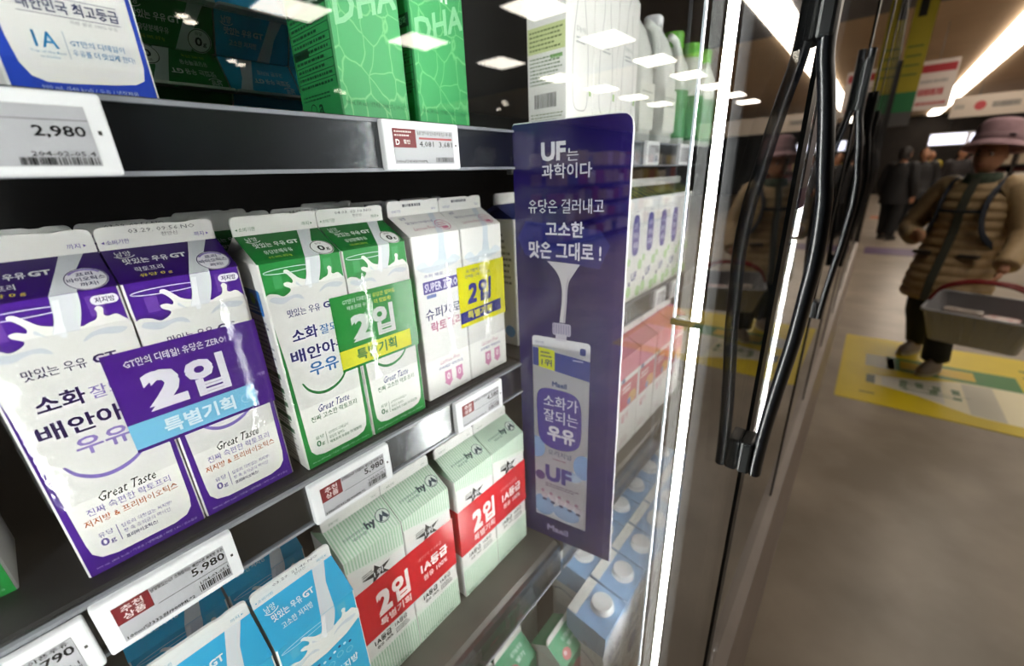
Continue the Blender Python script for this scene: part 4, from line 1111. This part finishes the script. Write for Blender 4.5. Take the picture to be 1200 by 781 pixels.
# bottom deck, left: small green gable cartons and a pale bottle
gs = Spec('teal_green', w=0.064, dp=0.064, hb=0.150, rise=0.024, fin=0.014, front=ink('#3f9a6e'), roof=ink('#3f9a6e'), rside=ink('#dfe3da'), side=ink('#dfe3da'))
gs.p.text(gs.R, '유기농우유', 26, 24, 52, 31, '#dbe8de', 3, 0.02); gs.p.text(gs.R, '딸기', 30, 13, 48, 20, '#dbe8de', 3, 0.03); gs.p.disc(gs.R, 20, 10, 9, '#c9525e', 2, 8); gs.p.disc(gs.R, 18, 12, 3, '#e8d2d0', 3)
gs.p.rect(gs.F, 0, 0, 64, 90, '#dfe3da', 1); gs.p.disc(gs.F, 32, 110, 20, '#c9525e', 2); gs.done()
for (x, y, lb) in ((0.2860, 0.2740, 'green topped strawberry carton in full at the bottom edge of the view'), (0.2165, 0.2740, 'green topped carton cut off at the bottom, left of the strawberry carton'), (0.3560, 0.2260, 'green topped carton at the bottom edge, nearest to the capped blue cartons')):
    carton(gs, x, y, DECK, lb)
for (x, y, lb) in ((0.300, 0.350, 'green topped carton in shadow behind the strawberry carton'), (0.366, 0.345, 'green topped carton in shadow behind, at the right')):
    carton(gs, x, y, DECK, lb)
t = thing('milk_bottle', 'pale milky bottle behind the green topped cartons under the clear guard', 'bottle', (0.415, 0.365, DECK))
m = MB(); m.lathe([(0.032, 0), (0.034, 0.004), (0.034, 0.12), (0.024, 0.165), (0.017, 0.180), (0.017, 0.19)], mat('milky_plastic', '#dfe2dc', 0.35), 22); m.build('bottle', t)
m = MB(); m.lathe([(0.0185, 0.188), (0.019, 0.19), (0.019, 0.204), (0.016, 0.207)], mat('lime_cap2', '#a9b48a', 0.35), 20); m.build('cap', t)

# ================================================================== AISLE
def panel(x, y, label=None):
    t = thing('ceiling_light', 'square white ceiling light mirrored in the glass door', 'ceiling light', (x, y, 1.75), 0, 'square ceiling lights over the aisle')
    m = MB(); m.box(-0.31, -0.25, -0.012, 0.31, 0.25, -0.002, PANELM, 0.002); m.build('diffuser', t)
    m = MB(); m.prism([(-0.33, -0.27), (0.33, -0.27), (0.33, 0.27), (-0.33, 0.27)], 'z', -0.004, 0.0, WHITEPL); m.build('frame', t)
for k in range(9): panel(4.50 + 1.68 * k - 3.36, -3.15)
for k in range(7): panel(2.64 + 1.68 * k, -4.95)
t = thing('ceiling_light', 'long straight white ceiling light running down the aisle', 'ceiling light', (0, -1.20, 1.75))
m = MB(); m.box(2.2, -0.17, -0.05, 25.5, 0.17, -0.004, TUBEM, 0.004); m.build('diffuser', t)
m = MB(); m.box(2.19, -0.18, -0.006, 25.51, 0.18, 0.0, WHITEPL); m.build('frame', t)
for (x, y) in ((1.89, -5.8), (2.00, -5.95), (2.84, -7.3), (3.0, -7.45), (5.0, -8.3), (5.2, -8.45), (8.7, -7.2), (9.0, -7.4), (9.4, -8.0)):
    t = thing('spotlight', 'small round ceiling spotlight mirrored in the glass door', 'spotlight', (x, y, 1.75), 0, 'ceiling spotlights')
    m = MB(); m.lathe([(0.075, 0), (0.075, -0.03), (0.06, -0.035)], WHITEPL, 18); m.build('housing', t)
    m = MB(); m.lathe([(0.058, -0.0352), (0.058, -0.038), (0.02, -0.040)], mat('spot_lens', '#ffffff', 0.4, emit='#fff0dc', power=14), 18); m.build('lens', t)

# yellow blade sign at the far end of the case
t = thing('end_sign', 'tall yellow board with a green foot at the far end of the glass doors', 'sign', (6.9, 0, 0))
m = MB(); m.box(0, -0.135, 0.55, 0.04, 0.055, 1.72, noise_mat('yellow_board', '#94860e', '#a09114', 3, 0.5)); mb_ = m
m = MB(); m.box(-0.004, -0.135, 0.52, 0.045, 0.055, 0.72, mat('board_green', '#1e6b3c', 0.5)); m.build('green_foot', t)
m = MB(); m.box(-0.004, -0.135, 0.38, 0.045, 0.055, 0.52, mat('board_grey', '#4c4a4a', 0.5)); m.build('grey_foot', t)
p = Print(); F = Face((-0.001, 0.055, 0.55), (0, -1, 0), (0, 0, 1), (-1, 0, 0)); 
for k in range(4): p.rect(F, 20, 330 + 90 * k, 150, 350 + 90 * k, '#5a6a2a', 2)
mb_.merge(p).build('board', t)
p = Print(); p.rect(F, 40, 880, 110, 1110, '#1c1a16', 2); p.build('black_poster', t)

# hanging red and white card
t = thing('hanging_card', 'white hanging card with red print beside the yellow board', 'sign', (9.0, -0.33, 0.68))
m = MB(); m.box(0, -0.22, 0, 0.012, 0.20, 0.62, mat('card_white', '#d8ccc4', 0.6)); mb_ = m
p = Print(); F = Face((-0.001, 0.20, 0), (0, -1, 0), (0, 0, 1), (-1, 0, 0)); p.rect(F, 20, 470, 400, 570, '#a83038', 1); p.lines(F, 60, 330, 360, 390, 1, '#a09a98', 1, 3, 0.7); p.lines(F, 60, 170, 380, 280, 1, '#b03c44', 1, 5, 0.8); p.lines(F, 60, 50, 380, 110, 1, '#b03c44', 1, 7, 0.7); mb_.merge(p).build('card', t)
m = MB(); m.tube([(0.006, 0, 0.62), (0.006, 0, 1.07)], 0.004, mat('wire', '#8a8a8a', 0.4), 6); m.build('wire', t)
# wide white banner over the far aisle
t = thing('aisle_banner', 'wide white banner with a red mark hanging across the far aisle', 'banner', (11.0, -0.72, 0.66))
m = MB(); m.box(0, -2.6, 0, 0.03, 0, 0.32, mat('banner_white', '#c9bdb0', 0.6)); mb_ = m
p = Print(); F = Face((-0.001, 0, 0), (0, -1, 0), (0, 0, 1), (-1, 0, 0)); p.lines(F, 40, 110, 200, 210, 1, '#9a9690', 1, 2, 0.7); p.disc(F, 340, 160, 70, '#b4484e', 1); p.lines(F, 480, 100, 800, 220, 1, '#6a6a6a', 1, 4, 0.7); mb_.merge(p).build('panel', t)
m = MB(); m.tube([(0.015, -0.3, 0.32), (0.015, -0.3, 1.09)], 0.005, mat('wire', '#8a8a8a', 0.4), 6); m.tube([(0.015, -2.2, 0.32), (0.015, -2.2, 1.09)], 0.005, mat('wire', '#8a8a8a', 0.4), 6); m.build('wire', t)

# yellow floor mat with a bottle picture
t = thing('floor_mat', 'yellow floor mat printed with a lying bottle, under the shopper', 'floor mat', (3.07, -0.045, FLOOR))
MX, MY = 1.31, 1.32
m = MB(); m.prism(rr(0, -MY, MX, 0, 0.02), 'z', 0, 0.003, noise_mat('mat_yellow', '#cdb407', '#d8c010', 2, 0.45)); mb_ = m
p = Print(); F = Face((0, 0, 0.0031), (0, -1, 0), (1, 0, 0), (0, 0, 1))
bot = spline([(150, 420), (165, 470), (210, 480), (330, 490), (560, 600), (700, 640), (1280, 650)], 4) + spline([(1280, 120), (700, 130), (560, 170), (330, 300), (210, 310), (165, 320), (150, 370)], 4)
p.poly(F, bot, '#e6ddba', 1); p.rect(F, 150, 320, 195, 470, '#3c4a3a', 2); p.poly(F, [(230, 315), (520, 220), (520, 560), (230, 480)], '#d8d4c8', 2)
p.poly(F, [(620, 150), (760, 128), (760, 630), (620, 610)], '#c7c2ae', 2)
p.text(F, '요구르트', 400, 230, 560, 560, '#3f6a34', 3, 0.02, 0, math.pi / 2)
p.rect(F, 260, 640, 900, 900, '#3f7a3c', 2); p.rect(F, 330, 690, 700, 850, '#c9a81c', 3); p.rect(F, 140, 640, 300, 880, '#b8b8a4', 2)
for k in range(3): p.lines(F, 940, 760 + 130 * k, 1180, 830 + 130 * k, 1, '#5a6a1c', 2, k + 2, 0.7)
p.lines(F, 120, 120, 200, 180, 1, '#6a5a10', 2, 3)
mb_.merge(p).build('printed_mat', t)

# ---- people
def skin_mesh(name, nodes, edges, m, sub=2, xf=None):
    me = bpy.data.meshes.new(name)
    me.from_pydata([n[0] for n in nodes], edges, [])
    o = bpy.data.objects.new(name, me); COL.objects.link(o)
    md = o.modifiers.new('skin', 'SKIN'); md.use_smooth_shade = True; md.branch_smoothing = 0.3
    for i, v in enumerate(me.skin_vertices[0].data):
        v.radius = (nodes[i][1], nodes[i][2] if len(nodes[i]) > 2 else nodes[i][1]); v.use_root = (i == 0)
    sb = o.modifiers.new('sub', 'SUBSURF'); sb.levels = sub; sb.render_levels = sub
    dg = bpy.context.evaluated_depsgraph_get()
    me2 = bpy.data.meshes.new_from_object(o.evaluated_get(dg), depsgraph=dg)
    bpy.data.objects.remove(o)
    vs = [v.co.copy() for v in me2.vertices]; fs = [tuple(p.vertices) for p in me2.polygons]
    bpy.data.meshes.remove(me2)
    return vs, fs

def body_mesh(skin_m, P):
    """One surface: pelvis, chest, neck, head, arms with five fingered hands, legs, feet; face details fused in."""
    N = []; E = []
    def nd(p, r, r2=None): N.append((p, r, r2 or r)); return len(N) - 1
    pel = nd((0, 0, 0.80), .125, .10); wst = nd((0, 0, 0.96), .115, .09); ch = nd((0, 0, 1.12), .135, .095); E += [(pel, wst), (wst, ch)]
    sh = nd((0, 0.01, 1.22), .075, .06); nk = nd((0, 0.005, 1.285), .047); hd0 = nd((0, -.012, 1.34), .052, .06); E += [(ch, sh), (sh, nk), (nk, hd0)]
    for side, J in ((1, P['L']), (-1, P['R'])):
        a = nd(J['sh'], .052); b = nd(J['el'], .040); c = nd(J['wr'], .026); E += [(sh, a), (a, b), (b, c)]
        w = Vector(J['wr']); d = Vector(J['hd']).normalized()
        palm = w + d * .055; q = nd(tuple(palm), .022, .032); E.append((c, q))
        h = nd(J['hip'], .085); k = nd(J['kn'], .058); an = nd(J['an'], .036); toe = nd((J['an'][0] + side * .015, J['an'][1] - .13, .035), .03, .036); E += [(pel, h), (h, k), (k, an), (an, toe)]
    m = MB()
    vs, fs = skin_mesh('figure', N, E, skin_m)
    m.add(vs, fs, skin_m, True)
    # fingers: short chains rooted in the palm
    for side, J in ((1, P['L']), (-1, P['R'])):
        w = Vector(J['wr']); d = Vector(J['hd']).normalized(); sx = Vector(J['across']).normalized(); cu = Vector(J['curl']).normalized()
        for k, (off, ln) in enumerate(((-.027, .062), (-.009, .072), (.009, .068), (.026, .054))):
            b0 = w + d * .06 + sx * off; b1 = w + d * .092 + sx * off * 1.05; b2 = b1 + (d * .75 + cu * .6).normalized() * ln * .5; b3 = b2 + (d * .15 + cu).normalized() * ln * .45
            m.tube(spline3([tuple(b0), tuple(b1), tuple(b2), tuple(b3)], 3), [.0095] * 4 + [.009] * 3 + [.008] * 2 + [.006], skin_m, 8)
        b0 = w + d * .025 - sx * .022; b1 = b0 - sx * .022 + d * .03 + cu * .008; b2 = b1 + d * .028 + cu * .016
        m.tube(spline3([tuple(b0), tuple(b1), tuple(b2)], 3), [.012] * 3 + [.0105] * 3 + [.008], skin_m, 8)
    # head
    bm = bmesh.new(); bmesh.ops.create_uvsphere(bm, u_segments=28, v_segments=20, radius=1)
    for v in bm.verts:
        x, y, z = v.co
        jaw = 1 - .26 * max(0, -z) ** 1.4
        v.co = (x * .072 * jaw, y * .092 * (1 - .08 * max(0, -z)) - .012 - (.008 if z < -.4 and y < 0 else 0), z * .112 + 1.415)
        if y < -.55:
            if abs(x) < .16 and -.28 < z < .12: v.co.y -= .016 * (1 - abs(x) / .16) * (1 - abs(z + .12) / .22)   # nose
            if .02 < z < .22 and .2 < abs(x) < .55: v.co.y += .006                                        # eye sockets
            if -.52 < z < -.40 and abs(x) < .3: v.co.y -= .003
    m.bm(bm, skin_m, True)
    for sx in (-1, 1):
        for (r, mt, yy) in ((.0125, mat('eye_white', '#d8d2cc', .3), -.083), (.0072, mat('iris', '#20140e', .2), -.0905)):
            bm = bmesh.new(); bmesh.ops.create_uvsphere(bm, u_segments=12, v_segments=8, radius=r)
            for v in bm.verts: v.co = v.co + Vector((sx * .030, yy, 1.425))
            m.bm(bm, mt, True)
        m.lathe([(.006, -.022), (.013, -.012), (.014, .006), (.008, .022)], skin_m, 10, (sx * .072, .0, 1.41), .55, 1)
        m.tube([(sx * .016, -.097, 1.443), (sx * .030, -.095, 1.449), (sx * .046, -.084, 1.443)], .0035, mat('brow', '#2a1c14', .8), 6)
    m.tube([(-.024, -.092, 1.358), (-.010, -.099, 1.361), (0, -.100, 1.359), (.010, -.099, 1.361), (.024, -.092, 1.358)], [.002, .005, .0048, .005, .002], mat('lips', '#8c4a40', .5), 8)
    return m

def ell(cx_, cy_, z, rx, ry, n=40, ph=0.0, pw=1.0, quilt=0.0):
    return [(cx_ + rx * math.copysign(abs(math.cos(2 * math.pi * k / n)) ** pw, math.cos(2 * math.pi * k / n)), cy_ + ry * math.copysign(abs(math.sin(2 * math.pi * k / n)) ** pw, math.sin(2 * math.pi * k / n)), z) for k in range(n)]

def coat_mesh(P, m_coat, z0, z1, flare, quilt=True):
    m = MB(); rings = []
    keys = [(z0, .225 * flare, .225 * flare, -.03), (z0 + .12, .22 * flare, .215 * flare, -.028), (.80, .207, .180, -.01), (.96, .195, .150, 0), (1.10, .198, .145, 0), (1.19, .190, .122, 0), (1.245, .130, .095, 0), (z1, .075, .075, 0)]
    def at(z):
        for a, b in zip(keys, keys[1:]):
            if z <= b[0]:
                t = (z - a[0]) / (b[0] - a[0]); return [a[i] + (b[i] - a[i]) * t for i in range(1, 4)]
        return keys[-1][1:]
    n = 90
    for k in range(n + 1):
        z = z0 + (z1 - z0) * k / n
        rx, ry, cyy = at(z)
        q = (0.010 * abs(math.sin(math.pi * (z - z0) / 0.058)) - 0.005) if quilt else 0
        rings.append(ell(0, cyy, z, rx + q, ry + q, 40))
    m.rings(rings, m_coat)
    for J in (P['L'], P['R']):
        a, b, c = Vector(J['sh']), Vector(J['el']), Vector(J['wr'])
        a2 = a * .75 + Vector((0, 0, 1.2)) * .25
        pts = spline3([tuple(a2), tuple(a), tuple(b), tuple(c)], 10)
        N = len(pts)
        rs = []
        for i in range(N):
            t = i / (N - 1); r = .084 - .030 * t
            rs.append(r + (0.006 * abs(math.sin(i * math.pi / 2.5)) if quilt else 0))
        m.tube(pts, rs, m_coat, 18)
    return m

def trousers_mesh(P, mt):
    m = MB()
    for J in (P['L'], P['R']):
        m.tube(spline3([(J['hip'][0] * .9, J['hip'][1], .86), J['hip'], J['kn'], (J['an'][0], J['an'][1], J['an'][2] + .01)], 5), [.105] * 4 + [.100] * 4 + [.085] * 4 + [.075] * 4, mt, 18)
    m.rings([ell(0, 0, .76, .17, .13), ell(0, 0, .86, .17, .13), ell(0, 0, .95, .15, .12)], mt)
    return m
def shoe_mesh(J, side, mt, sole):
    m = MB(); x, y = J['an'][0], J['an'][1]
    def foot(z, k): return [(x + side * .01 + .048 * k * math.cos(a * math.pi / 12) * (1 - .12 * math.sin(a * math.pi / 12)), y - .055 + .135 * k * math.sin(a * math.pi / 12), z) for a in range(24)]
    m.rings([foot(0.0, .98), foot(.022, 1.0)], sole)
    top = [foot(.022, .96), foot(.05, .93)]
    def up(z, s, cy_): return [(x + side * .008 + .042 * s * math.cos(a * math.pi / 12), y - .055 + cy_ + (.12 * s) * math.sin(a * math.pi / 12), z) for a in range(24)]
    top += [up(.075, .85, .02), up(.10, .62, .045), up(.125, .50, .055)]
    m.rings(top, mt)
    return m

LJ = dict(sh=(.175, .0, 1.205), el=(.275, -.03, .960), wr=(.312, -.225, .785), hd=(.02, -.16, -.12), across=(.2, -.9, .1), curl=(-.6, .1, -.3), hip=(.09, -.02, .76), kn=(.11, -.19, .43), an=(.12, -.16, .085))
RJ = dict(sh=(-.175, .0, 1.205), el=(-.285, -.03, .965), wr=(-.165, -.225, .915), hd=(.35, -.8, .12), across=(.2, .1, -1), curl=(.7, .4, 0), hip=(-.09, .02, .76), kn=(-.11, .00, .43), an=(-.12, .14, .10))
POSE = dict(L=LJ, R=RJ)
skin_m = noise_mat('skin', '#b98566', '#c49072', 12, 0.55)
def shopper():
    t = thing('person', 'shopper in a tan quilted coat and pale pink hat carrying a grey basket', 'person', (4.03, -0.505, FLOOR), math.radians(-118))
    t.scale = (0.975, 0.975, 0.975)
    body = body_mesh(skin_m, POSE).build('body', t, fix=False)
    coat_c = noise_mat('tan_quilt', '#a98f68', '#b69c74', 30, 0.6)
    coat_mesh(POSE, coat_c, .505, 1.285, 1.02).build('coat', t)
    # coat front: dark zip facing, pockets, collar
    m = MB(); zs = [.51 + .78 * k / 20 for k in range(21)]
    def fy(z):
        ks = [(.505, .262), (.63, .248), (.80, .196), (.96, .152), (1.10, .147), (1.19, .124), (1.245, .097), (1.30, .078)]
        for a, b in zip(ks, ks[1:]):
            if z <= b[0]: return -(a[1] + (b[1] - a[1]) * (z - a[0]) / (b[0] - a[0])) - .008
        return -.085
    rings = [[(-.022, fy(z), z), (.022, fy(z), z), (.022, fy(z) + .01, z), (-.022, fy(z) + .01, z)] for z in zs]
    m.rings(rings, mat('zip_facing', '#4a4c42', .6), smooth=False); m.build('zip_facing', t)
    for sx in (-1, 1):
        m = MB(); m.box(sx * .12 - .05, -.192, .80, sx * .12 + .05, -.150, .825, mat('pocket_edge', '#4a4238', .6), .004); m.build('pocket', t)
    m = MB(); m.rings([ell(0, 0, 1.235, .105, .092), ell(0, -.005, 1.275, .092, .088), ell(0, -.008, 1.315, .080, .080), ell(0, -.008, 1.318, .066, .066), ell(0, -.005, 1.27, .07, .07)], noise_mat('scarf_green', '#3a4438', '#4c5848', 40, .8), caps=False); m.build('scarf', t)
    trousers_mesh(POSE, mat('dark_trousers', '#0f0f12', .8)).build('trousers', t)
    for J, s in ((LJ, 1), (RJ, -1)):
        shoe_mesh(J, s, mat('grey_shoe', '#8d8078', .7), mat('shoe_sole', '#b8b0a4', .6)).build('shoe', t)
    hm = noise_mat('pink_felt', '#a5848a', '#b4929a', 20, .85)
    m = MB(); hc = (0, .006, 1.462)
    m.lathe([(.135, .000), (.150, -.012), (.152, -.008), (.140, .008), (.115, .035), (.110, .08), (.104, .130), (.082, .158), (.03, .170), (.002, .171)], hm, 30, (0, 0, 0), 1.0, 1.1, caps=False); m.build('hat', t, hc).rotation_euler = (math.radians(-11), 0, 0)
    m = MB(); m.lathe([(.1165, .030), (.118, .034), (.1145, .062), (.1125, .064)], mat('hat_ribbon', '#94757c', .7), 30, (0, 0, 0), 1.0, 1.1, caps=False)
    m.lathe([(.0, 0), (.02, .004), (.016, .016), (.0, .02)], mat('hat_rosette', '#4a3440', .6), 12, (.085, -.078, .045), 1, 1); m.build('hat_band', t, hc).rotation_euler = (math.radians(-11), 0, 0)
    m = MB(); m.rings([ell(0, .012, 1.335, .070, .085), ell(0, .012, 1.40, .079, .098), ell(0, .010, 1.46, .078, .098)], mat('dark_hair', '#1c1614', .7), caps=True)
    return t
shopper()
def backpack():
    t = thing('backpack', 'dark backpack with chest strap worn over the tan coat', 'backpack', (4.03, -0.505, FLOOR), math.radians(-118))
    t.scale = (0.975, 0.975, 0.975)
    nb = noise_mat('navy_nylon', '#1a202c', '#262c3a', 40, .6)
    m = MB(); m.box(-.145, .158, .80, .145, .285, 1.22, nb, .04); m.build('bag', t)
    for sx in (-1, 1):
        pts = [(sx * .115, .16, 1.17), (sx * .120, .10, 1.252), (sx * .118, .0, 1.270), (sx * .118, -.075, 1.238), (sx * .112, -.142, 1.16), (sx * .115, -.162, 1.05), (sx * .140, -.150, .95), (sx * .172, -.08, .88), (sx * .170, .05, .85), (sx * .13, .17, .84)]
        m = MB(); m.tube(spline3(pts, 5), .026, nb, 10, sx=.35); m.build('shoulder_strap', t)
    m = MB(); m.tube([(-.115, -.165, 1.09), (0, -.178, 1.085), (.115, -.165, 1.09)], .011, mat('chest_strap', '#15161a', .6), 8, sx=.5); m.build('chest_strap', t)
backpack()
def basket():
    t = thing('shopping_basket', 'grey plastic shopping basket with a red handle held by the shopper', 'basket', (3.60, -0.64, -1.035), math.radians(-107))
    t.rotation_euler = (math.radians(12), 0, math.radians(-107))
    gm = mat('basket_grey', '#a2a2a5', .45)
    m = MB(); n = 4
    W0, D0, W1, D1, H = .19, .115, .235, .155, .215
    def ring(w, d, z, r=.03): return [(x, y, z) for x, y in rr(-w, -d, w, d, r, 4)]
    m.rings([ring(W0, D0, 0), ring(W0, D0, .006)], gm)
    o = [ring(W0 + (W1 - W0) * k / 4, D0 + (D1 - D0) * k / 4, H * k / 4) for k in range(5)]
    i_ = [ring(W0 + (W1 - W0) * k / 4 - .004, D0 + (D1 - D0) * k / 4 - .004, max(.006, H * k / 4)) for k in range(4, -1, -1)]
    m.rings(o + i_, gm, caps=False, smooth=False); m.build('tub', t)
    m = MB(); m.tube(ring(W1 + .004, D1 + .004, H, .034), .011, gm, 8, closed=True); m.build('rim', t)
    m = MB()
    for k in range(9):
        x = -.16 + .04 * k
        for s in (-1, 1): m.tube([(x, s * (D0 + .001), .02), (x * 1.2, s * (D1 + .001), H - .01)], .0035, gm, 6)
    for k in range(5):
        y = -.09 + .045 * k
        for s in (-1, 1): m.tube([(s * (W0 + .001), y, .02), (s * (W1 + .001), y * 1.25, H - .01)], .0035, gm, 6)
    m.build('ribs', t)
    rm = mat('handle_red', '#8c1c20', .4)
    for s, ln in ((-1, 0), (1, 0)):
        m = MB(); m.tube(spline3([(-W1 - .008, s * .02, H), (-.20, s * .022, H + .09), (-.10, s * .020, H + .145), (0, s * .012, H + .155), (.10, s * .020, H + .145), (.20, s * .022, H + .09), (W1 + .008, s * .02, H)], 4), .0095, rm, 8); m.build('handle', t)
    w = Matrix.Rotation(math.radians(-107), 4, 'Z') @ Matrix.Rotation(math.radians(12), 4, 'X')
    def item(name, label, lx, ly, lz, fn):
        q = w @ Vector((lx, ly, lz))
        g = thing(name, label, 'groceries', (3.60 + q.x, -0.64 + q.y, -1.035 + q.z))
        g.rotation_euler = (math.radians(12), 0, math.radians(-107))
        fn(g)
    def bag(c1, c2, sx, sy, sz):
        def f(g):
            m = MB(); rg = []
            for k in range(9):
                z = sz * k / 8; s = math.sin(math.pi * min(max(k / 8, .06), .94)) ** .35
                rg.append([(x * (1 + .06 * math.sin(5 * z / sz + i)), y * s, z) for i, (x, y) in enumerate(rr(-sx, -sy, sx, sy, min(sx, sy) * .6, 4))])
            m.rings(rg, noise_mat('pouch_' + c1.strip('#'), c1, c2, 25, .3))
            p = Print(); F = Face((-sx * .6, -sy * 1.1, sz * .3), (1, 0, 0), (0, 0, 1), (0, -1, 0)); p.lines(F, 0, 0, sx * 1200, sz * 400, 2, '#8c2a30', 2, 3); m.merge(p).build('pouch', g)
        return f
    item('food_pouch', 'white pouch with red print lying in the basket', -.08, 0, .008, bag('#cfc6bc', '#b8aca2', .085, .045, .17))
    item('food_pouch', 'red and silver pouch at the outer end of the basket', .08, .01, .008, bag('#9c4a44', '#c0b4ac', .075, .05, .15))
basket()

# far shoppers, store shelving and lit signs at the end of the aisle
def far_person(x, y, rot, coat_hex, label, s=1.05):
    t = thing('person', label, 'person', (x, y, FLOOR), rot)
    t.scale = (s, s, s)
    body_mesh_link = link('body', FAR_BODY, t)
    m = coat_mesh(FP, noise_mat('coat_' + coat_hex.strip('#'), coat_hex, coat_hex, 10, .7), .62, 1.285, .95, False); m.build('coat', t)
    trousers_mesh(FP, mat('dark_trousers', '#0f0f12', .8)).build('trousers', t)
    for J, sd in ((FP['L'], 1), (FP['R'], -1)): shoe_mesh(J, sd, mat('dark_shoe', '#1c1a1a', .6), mat('shoe_sole2', '#55504a', .6)).build('shoe', t)
    m = MB(); m.rings([ell(0, .02, 1.34, .070, .080, 24), ell(0, .018, 1.42, .083, .095, 24), ell(0, .012, 1.49, .076, .09, 24), ell(0, .008, 1.535, .03, .04, 24)], mat('dark_hair', '#1c1614', .7)); m.build('hair', t)
FP = dict(L=dict(sh=(.175, .0, 1.205), el=(.235, .02, .96), wr=(.235, -.07, .75), hd=(0, -.1, -1), across=(0, -1, 0), curl=(-1, 0, 0), hip=(.09, 0, .76), kn=(.10, -.06, .43), an=(.10, -.08, .085)),
          R=dict(sh=(-.175, .0, 1.205), el=(-.235, .02, .96), wr=(-.235, -.07, .75), hd=(0, -.1, -1), across=(0, -1, 0), curl=(1, 0, 0), hip=(-.09, 0, .76), kn=(-.10, .03, .43), an=(-.10, .08, .09)))
FAR_BODY = body_mesh(skin_m, FP).mesh('far_figure')
far_person(12.2, -0.62, math.radians(-90), '#1c1a1c', 'distant person in a dark coat beside the glass doors')
far_person(13.4, -1.25, math.radians(-70), '#221c1e', 'distant person in a dark coat left of the hat')
far_person(10.6, -0.28, math.radians(60), '#141316', 'distant person in black nearest to the doors')
far_person(17.0, -1.0, math.radians(-90), '#b09a2c', 'distant person in a yellow top')

def gondola(x, y, L, label, seed):
    r = random.Random(seed)
    t = thing('store_shelving', label, 'shelving', (x, y, FLOOR))
    dk = mat('gondola_dark', '#2c2624', .6)
    m = MB(); m.box(0, -.02, 0, L, .02, 1.75, dk); m.build('back_panel', t)
    for k in range(5):
        m = MB(); m.box(0, -.36, .15 + .34 * k, L, .36, .18 + .34 * k, dk); m.build('shelf_board', t)
    m = MB(); cols = ['#8a3a34', '#b8a890', '#41506e', '#a08a3c', '#6a6a6a', '#7a4a5a', '#c2bcb0']
    for k in range(5):
        u = .05
        while u < L - .3:
            w = .16 + .2 * r.random(); h = .16 + .12 * r.random(); c = r.choice(cols)
            for s in (-1, 1): m.box(u, s * .18 - .13, .18 + .34 * k, u + w, s * .18 + .13, .18 + .34 * k + h, mat('goods_' + c.strip('#'), c, .5), .01)
            u += w + .03
    g = m.build('boxed_goods', t); g['kind'] = 'stuff'
gondola(15.8, -2.4, 5.0, 'dark far shelving behind the shopper', 2)
gondola(6.6, -4.6, 6.0, 'shelving across the aisle mirrored in the doors', 4)
t = thing('lit_sign', 'bright white lit sign at the far end of the aisle', 'sign', (20.0, -1.0, 0.42))
m = MB(); m.box(0, -1.9, 0, .05, 0, .36, WHITEPL); m.build('box', t)
m = MB(); m.box(-.006, -.84, .03, 0, -.02, .33, mat('lit_panel', '#ffffff', .5, emit='#dfe4ff', power=2.2)); m.box(-.006, -1.86, .05, 0, -.93, .30, mat('lit_panel', '#ffffff', .5, emit='#dfe4ff', power=2.2)); m.build('lit_face', t)
m = MB(); m.tube([(0.02, -.4, .36), (.02, -.4, 1.33)], .01, BLACK, 6); m.tube([(0.02, -1.5, .36), (.02, -1.5, 1.33)], .01, BLACK, 6); m.build('hanger', t)

# ------------------------------------------------------------------ lift everything so that the floor is at zero
for o in SC.objects:
    if o.parent is None:
        o.location.z += HC
